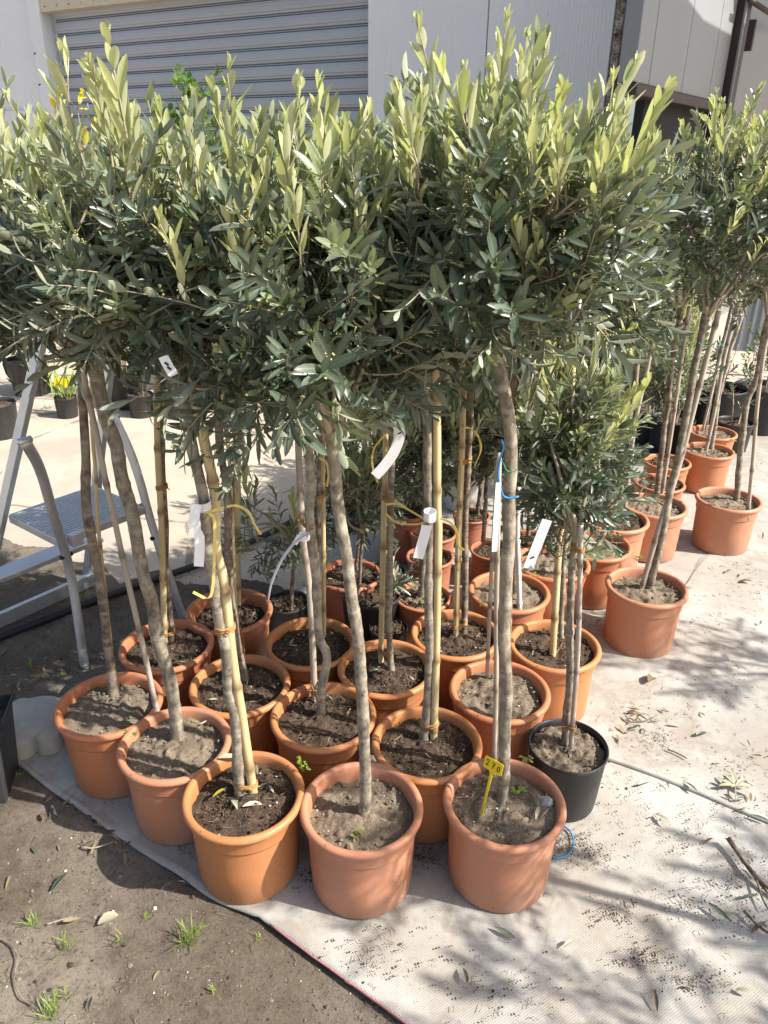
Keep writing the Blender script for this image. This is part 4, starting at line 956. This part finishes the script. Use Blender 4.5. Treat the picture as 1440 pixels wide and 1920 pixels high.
def bar(mb, a, b, w, t, wd):
    a, b = Vector(a) - O_, Vector(b) - O_; d = (b - a).normalized(); s_ = (Vector(wd) - d * Vector(wd).dot(d)).normalized(); u_ = d.cross(s_)
    vs = [p + s_ * (i * w / 2) + u_ * (j * t / 2) for p in (a, b) for i, j in ((-1, -1), (1, -1), (1, 1), (-1, 1))]
    mb.add(vs, [(3, 2, 1, 0), (4, 5, 6, 7)] + [(k, (k + 1) % 4, 4 + (k + 1) % 4, 4 + k) for k in range(4)], 0, False)
def part(nm, mb, m=ALU, bevel=.003, par=lad):
    o = link(nm, mb.mesh(nm, m), par)
    if bevel: bv = o.modifiers.new('bevel', 'BEVEL'); bv.width = bevel; bv.segments = 2
    return o
def ext(F, A, k): return F.lerp(A, k)
for F, A in ((F1, A1), (F4, A4)):
    mb = MB(); bar(mb, F + Vector((0, 0, .03)), ext(F, A, 1.18), .022, .042, pe); lg = part('rail', mb)
    mb = MB(); bar(mb, F + (A - F) * -.005 + Vector((0, 0, .014)), F + (A - F) * .05 + Vector((0, 0, .0)), .03, .05, pe); part('rubber_foot', mb, RUBBER, .004, lg)
def lv(F, A, z): return F.lerp(A, (z - F.z) / (A.z - F.z))
mb = MB(); bar(mb, ext(F1, A1, 1.16), ext(F4, A4, 1.16), .03, .03, (0, 0, 1)); part('top_bar', mb)
# lower tread and foot spreader of the first frame
Zl = lv(F1, A1, .25)
mb = MB(); bar(mb, lv(F1, A1, .27) + n1 * .03, lv(F4, A4, .27) + n1 * .03, .09, .022, n1); part('tread', mb)
mb = MB(); bar(mb, lv(F1, A1, .055) + n1 * .03, lv(F4, A4, .055) + n1 * .03, .06, .02, (0, 0, 1)); part('tread', mb)
# rear bent tubes
for F, pxs, A in ((F2, [(133, 1080), (100, 965), (75, 880), (46, 826)], (F1, A1)), (F3, [(290, 1000), (262, 900), (243, 845), (214, 782)], (F4, A4))):
    Hp = on_plane(pxs[-1][0], pxs[-1][1], A[0], pe)
    d = (Hp - F); hd = Vector((d.x, d.y, 0)); nn = Vector((-hd.y, hd.x, 0)).normalized()
    pts = [F] + [on_plane(a, b, F, nn) for a, b in pxs]
    mb = MB(); mb.tube([p - O_ for p in spline(pts, 26)], .0165, 10, flat=.62); lg = part('bent_leg', mb, ALU, 0)
    mb = MB(); mb.tube([p - O_ for p in (F + Vector((0, 0, .0)), F + (pts[1] - F) * .06)], .021, 10); part('rubber_foot', mb, RUBBER, 0, lg)
    mb = MB(); q = spline(pts, 26)[11] - O_; mb.tube([q - pe * .022, q + pe * .022], .008, 8); part('pivot_bolt', mb, RUBBER, 0, lg)
    h_ = Hp - O_; mb = MB(); mb.tube([h_ - pe * .02, h_ + pe * .02], .010, 10); part('pivot_bolt', mb, ALU, 0, lg)
# platform
zp = (on_plane(25, 962, F1, (n1 - Vector((0, 0, LEAN))).normalized()).z + 0)
print('zp', zp)
c0_, c1_ = lv(F1, A1, zp), lv(F4, A4, zp); 
g0, g1 = on_plane(125, 1008, Vector((0, 0, c0_.z)), Vector((0, 0, 1))), on_plane(272, 948, Vector((0, 0, c0_.z)), Vector((0, 0, 1)))
dep = max(.20, ((g0 - c0_).dot(n1) + (g1 - c1_).dot(n1)) / 2)
W_ = (c1_ - c0_).length; pb = c0_ - O_
mb = MB()
def pbox(a0, a1, b0, b1, z0, z1):
    vs = [pb + e * a + n1 * b + Vector((0, 0, z)) for z in (z0, z1) for a, b in ((a0, b0), (a1, b0), (a1, b1), (a0, b1))]
    mb.add(vs, [(3, 2, 1, 0), (4, 5, 6, 7)] + [(k, (k + 1) % 4, 4 + (k + 1) % 4, 4 + k) for k in range(4)], 0, False)
pbox(.015, W_ - .015, .0, dep, -.03, -.002); pf = part('platform', mb, ALU, .002)
mb = MB()
nr_ = 18
for k in range(nr_): pbox(.02, W_ - .02, dep * (k + .25) / nr_, dep * (k + .75) / nr_, -.002, .003)
part('tread_rib', mb, ALU, 0, pf)['kind'] = 'stuff'
mb = MB(); pbox(.05, .09, dep + .0005, dep + .03, -.035, .012); part('latch', mb, ALU, .002, pf)
mb = MB(); pbox(W_ - .03, W_ + .02, dep * .85, dep * .95, -.025, -.005); part('latch', mb, RUBBER, .002, pf)

# ---------------------------------------------------------------- black pipe, concrete base
pp = [at(-60, 1232), at(0, 1207), at(95, 1170), at(180, 1137), at(300, 1094), at(370, 1070), at(440, 1040), at(520, 1002), at(600, 960)]
mb = MB(); mb.tube([Vector((p.x, p.y, .028)) for p in spline(pp, 40)], .0155, 12)
thing('water_pipe', 'black plastic water pipe lying along the edge of the concrete behind the stool', 'pipe', data=mb.mesh('water_pipe', RUBBER))
cb = at(72, 1358, .05); root = thing('concrete_base', 'pale lobed concrete parasol base beside the leftmost pot', 'concrete base', (cb.x, cb.y, .016))
def lump(nm, x, y, r, h, n=28, par=root, dome=.02):
    prf = [(r * 1.0, -.01), (r * 1.0, h * .8), (r * .985, h * .93), (r * .94, h), (r * .6, h + dome * .3), (r * .3, h + dome * .5), (.001, h + dome * .6)]
    mb = MB(); mb.lathe(prf, n, c=(x, y, 0)); V = np.array(mb.v); j = fbm(V[:, 0] * 30, V[:, 1] * 30, 4) * .004; V[:, 2] += j; V[:, 0] += j * .5; mb.v = [tuple(v) for v in V]
    return link(nm, mb.mesh(nm, CONC), par)
lump('slab', 0, 0, .092, .078, 40)
for x_, y_ in ((-.012, -.088), (-.082, -.045), (.062, -.066), (-.075, .055), (.06, .07)): lump('lobe', x_, y_, .039, .064, 24)

# ---------------------------------------------------------------- tags and ribbons hung on the trees
def ptY(px, py, key, dy): return atY(px, py, TREES[key][0].location.y + dy)
def strip_tag(label, key, pxs, wd, dy=-.03, side=(1, 0, 0), mat=WHITE, name='paper_tag', cat='tag', group='white strip tags tied to the olives', marks=False, sides=None):
    pts = [ptY(a, b, key, dy + (c if len(q) > 2 else 0)) for q in pxs for a, b, c in [(q + (0,))[:3]]]
    P = spline(pts, 22); wd = wd * (.66 if mat is RIBBON else 1); o_ = P[0].copy(); P = [p - o_ for p in P]
    sd = Vector(side).normalized()
    if sides:
        S = [Vector(x) for x in sides]; sd = [S[0].lerp(S[1], i / 21) for i in range(22)]
    mb = MB(); mb.strip(P, wd, sd, 0, .0008)
    t = thing(name, label, cat, o_, 0, group, mb.mesh(name, mat))
    if marks:
        for k in marks:
            mb = MB(); c = P[k]; tt = (P[k + 1] - P[k - 1]).normalized(); s0 = sd if isinstance(sd, Vector) else sd[k]; nrm = tt.cross(s0).normalized(); nrm = -nrm if nrm.y > 0 else nrm
            mb.strip([c + nrm * .0012 - s0 * wd * .22, c + nrm * .0012 + s0 * wd * .22], .004, tt, 0, .0003); link('lettering', mb.mesh('lettering', INK), t)
    return t
def loop_tag(label, key, px, py, r, pxs, wd, **kw):
    t = strip_tag(label, key, pxs, wd, **kw)
    c = ptY(px, py, key, 0) - t.location; mb = MB(); ring = [c + Vector((math.cos(a) * r, math.sin(a) * r, .002 * math.sin(a))) for a in [2 * math.pi * i / 24 for i in range(25)]]
    mb.strip(ring, wd * .9, Vector((0, 0, 1)), 0, .0008); link('loop', mb.mesh('loop', WHITE), t); return t
loop_tag('kinked white tag looped on the trunk by the ochre pot, hanging low', 'C', 381, 946, .0155, [(368, 945), (364, 985, -.004), (374, 1010, 0), (373, 1062)], .020, side=(1, .1, 0))
strip_tag('short white tag slanting between two trunks above the low tag', 'H', [(430, 908), (418, 920), (402, 935), (394, 944)], .020, side=(.5, 0, .8), dy=-.02)
strip_tag('tiny curled white tag among leaves at the left trunk top', 'C', [(306, 668), (314, 684), (326, 704)], .018, side=(.6, 0, -.5), dy=-.12, marks=(8, 13))
strip_tag('white tag half hidden behind the left centre bamboo', 'J', [(441, 742), (432, 775), (426, 805)], .020, side=(1, 0, .3), dy=-.14)
strip_tag('narrow white tag seen edge on, bowing from the mauve cane', 'G', [(574, 1002), (552, 1018), (528, 1050), (510, 1090), (503, 1122)], .012, sides=((.5, -.8, .2), (.35, -.9, 0)), dy=-.03)
loop_tag('', 'G', 570, 1006, .014, [(562, 1004), (556, 1014), (552, 1020)], .013, dy=-.02)
bpy.data.objects['paper_tag.005']['label'] = 'white knotted tag end around the mauve cane'
strip_tag('broad curved white tag with printed marks hanging beside the bare trunk', 'L', [(742, 790), (750, 812, .0), (740, 845), (722, 872), (703, 893)], .027, side=(.85, 0, .55), dy=-.10, marks=(1, 4))
loop_tag('white loop tag wrapped on the middle trunk above the yellow bow', 'F', 806, 966, .014, [(800, 985), (797, 1000), (790, 1025), (784, 1047)], .024, side=(1, 0, .2), dy=-.025)
strip_tag('white printed tag hanging under the low pale bush', 'black', [(1026, 975), (1012, 1010), (1000, 1040), (990, 1066)], .024, side=(.9, 0, .45), dy=-.03, marks=(16,))
strip_tag('narrow white tag lying against the stakes of the 270 tree', 'A', [(935, 905), (931, 960), (927, 1034)], .011, side=(1, .2, 0), dy=-.025)
strip_tag('white ribbon tag at the top of the thick yellow bamboo', 'N', [(1086, 668), (1070, 678), (1052, 690), (1040, 700)], .022, side=(.3, 0, .9), dy=-.05)
rb = dict(mat=RIBBON, name='yellow_ribbon', cat='ribbon', group='yellow ribbons tied on the olives')
strip_tag('yellow ribbon hanging from its bow on the bound trunk by the ochre pot', 'C', [(392, 962), (402, 975), (402, 1030), (399, 1100), (390, 1122), (362, 1110)], .009, side=(1, .2, 0), dy=-.04, **rb)
strip_tag('yellow bow tail arching right to the thin trunk', 'C', [(384, 962), (410, 955), (440, 948), (465, 960), (478, 985), (489, 1002)], .009, side=(.2, -.3, 1), dy=-.035, **rb)
strip_tag('yellow bow ribbon looping right from the bamboo to the white loop tag', 'L', [(724, 946), (745, 945), (770, 958), (800, 974), (826, 972)], .010, side=(0, -.3, 1), dy=-.05, **rb)
strip_tag('lower strand of the yellow bow beside the white loop tag', 'L', [(724, 964), (745, 980), (780, 983), (808, 976), (826, 968)], .010, side=(0, -.3, 1), dy=-.05, **rb)
strip_tag('yellow ribbon tail hanging right of the white loop tag', 'F', [(826, 972), (845, 980), (857, 1000), (859, 1022), (870, 1032)], .009, side=(.6, -.3, .6), dy=-.03, **rb)
strip_tag('yellow ribbon fluttering from the middle bamboo under the leaf rosette', 'O', [(872, 802), (886, 806), (898, 822), (901, 845), (890, 874)], .010, side=(.3, -.3, .9), dy=-.03, **rb)
strip_tag('yellow ribbon behind the top of the bare trunk', 'K', [(598, 858), (612, 868), (616, 890), (613, 912)], .010, side=(1, .2, 0), dy=-.03, **rb)
strip_tag('yellow ribbon end pointing right from behind the bare trunk', 'K', [(640, 868), (660, 878), (676, 892)], .009, side=(0, -.2, 1), dy=-.03, **rb)
strip_tag('yellow ribbon hanging beside the broad curved tag', 'L', [(722, 815), (702, 840), (698, 870), (708, 905)], .008, side=(1, .2, 0), dy=-.04, **rb)
def string(label, key, pxs, r, mat, nm, dy=-.02, cat='string', group=None):
    pts = [ptY(q[0], q[1], key, dy + (q[2] if len(q) > 2 else 0)) for q in pxs]; o_ = pts[0].copy(); mb = MB(); mb.tube([p - o_ for p in spline(pts, 26)], r, 6)
    return thing(nm, label, cat, o_, 0, group, mb.mesh(nm, mat))
string('bright blue string knotted round the 270 trunk', 'A', [(940, 824), (944, 838), (938, 860), (934, 890), (938, 915), (944, 930), (956, 934), (972, 931)], .0022, BLUE, 'blue_string')
string('thin green wire looped round the 270 trunk above the blue string', 'A', [(936, 862), (942, 866), (950, 882), (962, 884), (971, 879)], .0012, GREENW, 'green_wire')
string('green wire around the leaning trunk and stake at the right', 'S', [(1309, 642), (1318, 648), (1332, 649), (1345, 641), (1360, 655)], .0016, GREENW, 'green_wire', -.03)
pts = [at(a, b, TZ + .003) for a, b in ((1056, 1548), (1070, 1560), (1075, 1580), (1068, 1600), (1050, 1608), (1036, 1611))]
mb = MB(); mb.tube(spline(pts, 26), .0024, 6); thing('blue_string', 'blue string lying in an arc on the sheet by the front right pot', 'string', data=mb.mesh('blue_string', BLUE))
# white and grey stone in the 270 pot
v, f = ico((0, 0, 0), .021, random.Random(9), .75); rs_ = random.Random(4); v = [q * rs_.uniform(.7, 1.25) for q in v]; mb = MB(); mb.add(v, f, 0, False); o = thing('stone', 'grey and white stone on the soil of the 270 pot', 'stone', at(1027, 1503, TZ + .224), data=mb.mesh('stone', plain('marbled_stone', (.36, .36, .355), .8, .7, 45)))

# ---------------------------------------------------------------- weeds in the pots and on the soil
def sprout_mesh(seed, n, l, mat, r=.012):
    rr = random.Random(seed); mb = MB()
    for k in range(n):
        a = rr.uniform(0, 6.3); tip = Vector((math.cos(a) * r * rr.uniform(.4, 1.6), math.sin(a) * r * rr.uniform(.4, 1.6), l * rr.uniform(.3, 1))); mb.tube([Vector((tip.x * .2, tip.y * .2, 0)), tip], .0008, 4, 0, tint=.3, mid=0)
        for s_ in range(2): b = a + s_ * 2 + rr.uniform(-.4, .4); leaf_geo(mb, tip, Vector((math.cos(b), math.sin(b), .2)), Vector((0, 0, 1)), rr.uniform(.010, .018), rr.uniform(.008, .012), .3, .2, rr.random())
    return mb.mesh('weed', mat)
WEEDM = leafm('weed_leaf', (.10, .13, .03), (.24, .25, .07), (.24, .26, .10), (.3, .3, .12), .3, (.35, .4, .06), .5)
WD = [sprout_mesh(i, 5 + i, .03, WEEDM if i % 2 else GRASSM) for i in range(4)]
for k, (px, py, z, lab) in enumerate(((972, 1488, TZ + .222, 'yellow green weed beside the 270 trunk'), (985, 1432, TZ + .222, 'heart leaved seedling at the back rim of the 270 pot'), (568, 1447, TZ + .245, 'wiry weed on the rim between the two front pots'),
                                    (245, 1385, TZ + .222, 'small bright weed in the grey soil of the second left pot'), (795, 1135, TZ + .17, 'green weed beside the stout little trunk'), (905, 1140, TZ + .222, 'green weed left of the whitewashed stake'),
                                    (1000, 1085, TZ + .222, 'yellowish weed at the rim behind the whitewashed stake'), (1195, 1052, TZ + .23, 'flowering weed at the back rim of the lone pot'), (1375, 832, TZ + .2, 'yellow weed at the rim of the back right orange pot'), (672, 1575, TZ + .205, 'tiny seedlings at the front of the bare trunk pot'))):
    o = thing('weed', lab, 'weed', at(px, py, z), random.uniform(0, 6), 'weeds in the pots', WD[k % 4]); o.scale = (.7, .7, .7 + (k % 3) * .3)
def tuft(label, px, py, n, l, seed):
    rr = random.Random(seed); mb = MB(); blade_bunch(mb, Vector((0, 0, 0)), int(n * .8), l * .85, rr, .0021, 1.3)
    p = at(px, py, .014); thing('grass_tuft', label, 'grass tuft', p, 0, 'grass tufts on the bare soil', mb.mesh('grass_tuft', GRASSM))
for k, a in enumerate((('largest grass tuft, right of the pale dry leaf', 355, 1768, 60, .075, 1), ('grass tuft low on the left beside a thin twig', 122, 1780, 34, .055, 2), ('small grass tuft above the left one', 62, 1735, 24, .045, 3),
          ('bottom grass tuft in the lower left corner', 95, 1905, 40, .06, 4), ('grass tuft just above the bottom corner one', 122, 1868, 26, .045, 5), ('sparse sprouts between the two larger tufts', 228, 1768, 14, .035, 6),
          ('two sprouts right under the ochre pot on the soil', 398, 1678, 10, .035, 7), ('tiny sprout above the largest tuft', 275, 1722, 12, .03, 8), ('faint tuft near the sheet edge under the ochre pot', 487, 1760, 9, .03, 9),
          ('lone seedlings right at the bottom of the soil', 400, 1862, 12, .03, 10), ('grass by the concrete base at the stool', 60, 1252, 22, .05, 11), ('grass tuft by the front foot of the stool', 120, 1268, 14, .035, 12), ('sprout at the foot of the square black pot', 38, 1460, 10, .03, 13), ('tall grass at the back foot of the stool', 150, 1125, 22, .07, 14))): tuft(*a)

# ---------------------------------------------------------------- fallen leaves, sticks, crumbs
def dead_leaf(seed, L, W, mat, curl):
    rr = random.Random(seed); mb = MB(); leaf_geo(mb, Vector((-L / 2, 0, .004)), Vector((1, 0, .12)), Vector((0, rr.uniform(-.3, .3), 1)), L, W, curl, rr.uniform(.2, .8), rr.random()); return mb.mesh('fallen_leaf', mat)
DL = [dead_leaf(i, .045 + .006 * (i % 4), .011 + .002 * (i % 3), (DRY, DRYPALE, LEAF, DRY)[i % 4], (-.4, .5, .2, .8)[i % 4]) for i in range(12)]
BIGL = dead_leaf(50, .05, .034, DRYPALE, .5); BIGB = dead_leaf(51, .075, .032, DRY, .6); YL = dead_leaf(52, .034, .011, GOLD, .2)
def fallen(label, px, py, me, z=TZ + .001, rz=None, sc=1, group=None):
    o = thing('fallen_leaf', label, 'fallen leaf', at(px, py, z), random.uniform(0, 6.3) if rz is None else rz, group, me); o.scale = (sc,) * 3; o.rotation_euler = (random.uniform(-.2, .2), random.uniform(-.15, .15), o.rotation_euler.z); return o
fallen('pale broad dry leaf lying alone on the bare soil', 204, 1724, BIGL, .016, .6); fallen('olive leaf standing on the soil left of the sheet edge', 112, 1656, DL[2], .016, 1.2)
fallen('brown curled leaf on the soil below the concrete base', 82, 1530, BIGB, .016, 2, .6); fallen('large brown leaf on the sheet right of the lone pot', 1222, 1272, BIGB, TZ + .012, .9, 1.0)
fallen('dark green leaf lying on the sheet in front of the 270 pot', 946, 1750, DL[10], TZ + .002, -.5, 1.0); fallen('green leaf lying on the right part of the sheet', 1347, 1712, DL[6], TZ + .006, 2.3, 1.1)
fallen('single dark leaf at the bottom of the sheet', 1230, 1880, DL[0], TZ + .003, 1.4, .9); fallen('upright grey leaf on the lit sheet right of the black pot', 1243, 1536, DL[1], TZ + .008, 2, 1.0)
fallen('brown leaf on the lit sheet far right of the lone pot', 1395, 1090, BIGB, TZ + .010, 2.8, .9); fallen('yellow leaf on the dark soil of the ochre pot', 412, 1488, YL, TZ + .232, .9, 1.2); fallen('pale olive leaf on the rim of the ochre pot', 430, 1421, DL[5], TZ + .246, .1, 1.1)
fallen('pale leaf on the dark soil left of the bound trunk', 440, 1508, DL[1], TZ + .228, 2.0, 1.0); fallen('pale leaf on the dark soil in front of the bamboo foot', 474, 1510, DL[5], TZ + .228, .4, 1.0)
fallen('white leaf beside the stone in the 270 pot', 1008, 1524, DL[9], TZ + .228, 1.2, .9)
# a broken olive sprig on the sheet
p = at(1378, 1478, TZ + .012); mb = MB()
for k in range(9):
    a = R(-30 + 24 * k + (k % 3) * 9); leaf_geo(mb, Vector((0, 0, .006 + .002 * (k % 3))), Vector((math.cos(a), math.sin(a), .25)), Vector((0, 0, 1)), .05, .012, .45, .4, .5)
mb.tube([(0, 0, .006), (-.02, -.05, .004)], .0018, 5, 0, tint=.2, mid=0); thing('olive_sprig', 'wilted olive sprig with spread leaves on the right part of the sheet', 'sprig', p, 0, None, mb.mesh('olive_sprig', DRYPALE))
rr = random.Random(11)
spots = [(1160, 1385), (1178, 1340), (1190, 1330), (1212, 1335), (1165, 1370), (1180, 1378), (1196, 1343), (1260, 1362), (1250, 1330), (1300, 1475), (1310, 1335), (1400, 1395), (1415, 1420), (1390, 1515), (1420, 1540), (1385, 1505), (1405, 1500), (1395, 1725), (1420, 1740), (1330, 1575), (1200, 1468), (1255, 1470),
         (1330, 1060), (1360, 1075), (1390, 1078), (1410, 1060), (1425, 1115), (1300, 1170), (1355, 1000), (1380, 985), (1425, 1000), (1430, 870), (1415, 905), (1250, 1165), (1340, 1250), (1420, 1170), (1290, 1105), (1150, 1160), (1110, 1155), (1105, 1175), (1300, 1850), (1070, 1770), (870, 1830), (1390, 1860), (1180, 1700), (1320, 1380), (1350, 1430), (1186, 1362), (1170, 1350), (1192, 1352), (1205, 1346), (1168, 1392), (1200, 1365), (1222, 1350), (1240, 1338), (1182, 1336), (1410, 1680), (1385, 1668), (1370, 1710), (1400, 1635), (1430, 1660), (1395, 1460), (1405, 1475), (1360, 1498),
         (165, 1580), (178, 1585), (95, 1520), (100, 1525), (340, 1655), (20, 1660), (140, 1725), (240, 1620), (60, 1590), (290, 1830), (170, 1880), (310, 1665), *[((37 * k) % 215 + 3, 1225 + (53 * k) % 130) for k in range(26)], *[(95 + (29 * k) % 150, 1500 + (17 * k) % 95) for k in range(14)], (35, 1290), (40, 1310), (90, 1270), (30, 1250), (70, 1240), (25, 1270)]
for px, py in spots:
    on = px > 500
    fallen('dry narrow olive leaf scattered on the ground sheet' if on else 'dry narrow olive leaf scattered on the bare soil', px + rr.uniform(-6, 6), py + rr.uniform(-5, 5), rr.choice(DL), TZ + .007 if on else .017, None, rr.uniform(.45, .85), 'dry olive leaves on the sheet' if on else 'dry olive leaves on the soil')
def stick(label, pxs, r, z, mat=BARK[1], nm='stick'):
    pts = [at(a, b, z + (q[0] if q else 0)) for a, b, *q in pxs]; P = spline(pts, 18); mb = MB(); mb.tube(P, [r * (1 + .25 * float(vn(i * .7, 3, 2))) * (1 - .3 * i / 17) for i in range(18)], 7)
    thing(nm, label, 'stick', data=mb.mesh(nm, mat))
stick('thick brown stick cut by the right edge of the sheet', [(1366, 1572, .012), (1385, 1600, .006), (1408, 1632, .006), (1425, 1650, .004), (1470, 1690)], .0075, TZ + .010)
stick('thin reddish twig below the thick stick', [(1418, 1648), (1428, 1680), (1440, 1705)], .003, TZ + .012)
stick('dark twig lying below the thick stick', [(1395, 1708), (1425, 1738), (1450, 1755)], .0042, TZ + .010)
stick('thin twig on the lit sheet beyond the black pot', [(1252, 1405), (1270, 1412), (1288, 1422)], .0028, TZ + .010)
stick('curved dark twig in the leaf heap beside the black pot', [(1180, 1346), (1195, 1352), (1215, 1350), (1230, 1342)], .0026, TZ + .010)
stick('thin dark wiry stem on the light soil at the left edge', [(-10, 1756), (22, 1772), (32, 1800), (26, 1835), (38, 1868), (58, 1885)], .0024, .016)
stick('bent pale twig beside the left grass tuft', [(88, 1733), (110, 1726), (134, 1719)], .0024, .018, BARK[2])
stick('dry curled stalk under the sheet edge', [(152, 1588), (175, 1590), (200, 1583), (212, 1578)], .0028, .02, BARK[2])
stick('long thin stick lying on the sheet right of the trees', [(1180, 1083), (1215, 1090), (1260, 1093)], .003, TZ + .012)
# loose crumbs of soil and chaff: nobody could count them
rr = random.Random(21); mb = MB(); cl = [(1200, 1345, 50), (1230, 1390, 25), (1400, 1650, 45), (1370, 1640, 60), (1395, 1720, 40), (1290, 1700, 35), (1150, 1710, 25), (1310, 1840, 40), (1210, 1800, 25), (1390, 1510, 40), (1270, 1560, 60), (1110, 1600, 30), (1050, 1570, 25), (800, 1610, 30), (1400, 1060, 60), (1420, 1120, 45), (1300, 1180, 50), (1130, 1165, 25), (1350, 1290, 60), (1420, 870, 35), (1180, 1480, 60), (380, 1650, 25), (350, 1600, 25), (700, 1790, 60), (930, 1850, 80), (280, 1490, 30), (590, 1640, 22), (780, 1600, 22), (1055, 1590, 20), (1380, 1440, 50)]
for k in range(3400):
    cx, cy, sg = rr.choice(cl); px, py = rr.gauss(cx, sg), rr.gauss(cy, sg * .55)
    c = at(px, py, TZ + .002)
    if c.x < -.2 and c.y < 1.2 - (c.x + .28) * .62 + .05: continue
    v, f = ico(c, abs(rr.gauss(.0008, .0008)) + .0006, rr, .5); mb.add(v, f, 0, False)
for k in range(900):
    cx, cy, sg = rr.choice(cl); c = at(rr.gauss(cx, sg), rr.gauss(cy, sg * .55), TZ + .003)
    if c.x < -.2 and c.y < 1.2 - (c.x + .28) * .62 + .05: continue
    a = rr.uniform(0, 6.3); l = rr.uniform(.006, .022); mb.tube([c, c + Vector((math.cos(a) * l * .5, math.sin(a) * l * .5, .003)), c + Vector((math.cos(a + .4) * l, math.sin(a + .4) * l, 0))], .0007, 3, 1)
link('sheet_crumbs', mb.mesh('sheet_crumbs', [CLOD_D, ROOT]), kind='stuff', label='loose soil crumbs and chaff scattered over the sheet', category='crumbs')
mb = MB(); placed = []
OCT = [(0, 2, 4), (2, 1, 4), (1, 3, 4), (3, 0, 4), (2, 0, 5), (1, 2, 5), (3, 1, 5), (0, 3, 5)]
xs_g = np.random.default_rng(5).uniform((-1.9, .85), (.15, 2.9), (16000, 2))
ins_g = np.minimum(xs_g[:, 1] - (1.213 - .65 * (xs_g[:, 0] + .285)), (xs_g[:, 0] - (-1.096 + (xs_g[:, 1] - 1.72) * .91)) * .75)
xs_g = xs_g[ins_g < -.004]; hz = dirt_z(xs_g[:, 0], xs_g[:, 1])
for (x, y), h_ in zip(xs_g, hz):
    r = abs(rr.gauss(.0009, .0009)) + .0006
    if rr.random() < .02: r *= 2.4
    a = rr.uniform(0, 3); ca, sa = math.cos(a) * r, math.sin(a) * r; m_ = rr.random()
    mb.add([(x + ca, y + sa, h_ + r * .3), (x - ca * .8, y - sa, h_ + r * .2), (x - sa * .7, y + ca, h_ + r * .4), (x + sa, y - ca * .9, h_ + r * .3), (x, y, h_ + r), (x, y, h_ - r * .5)], OCT, 0 if m_ < .62 else (3 if m_ < .93 else 1), False)
for (x, y), h_ in zip(xs_g[900:1130], hz[900:1130]):
    v, f = ico((x, y, h_ + .001), rr.uniform(.003, .008), rr, .6); mb.add(v, f, rr.choice((0, 0, 3, 3, 0, 1)), False)
for (x, y), h_ in zip(xs_g[:900], hz[:900]):
    a = rr.uniform(0, 6.3); l = rr.uniform(.006, .032); z = float(h_) + .0015
    mb.tube([(x, y, z), (x + math.cos(a) * l * .5, y + math.sin(a) * l * .5, z + .003), (x + math.cos(a + .3) * l, y + math.sin(a + .3) * l, z)], rr.uniform(.0004, .0009), 3, 2)
link('soil_grit', mb.mesh('soil_grit', [CLOD_G, STONEM, ROOT, CLOD_D]), kind='stuff', label='crumbs, grit and chaff on the bare soil', category='grit')

# pinkish piping sewn along the front edge of the sheet
sheet0 = bpy.data.objects['ground_sheet']; A_ = wavy(near, 150, .005, 4)
seg = [p for p in A_ if p.x > -.27 and p.x < .3]
mb = MB(); mb.tube([Vector((p.x - .0012, p.y - .0012, .0225)) for p in seg], .0017, 6); link('edge_piping', mb.mesh('edge_piping', plain('faded_red_piping', (.42, .13, .13), .7, .2, 40)), sheet0)
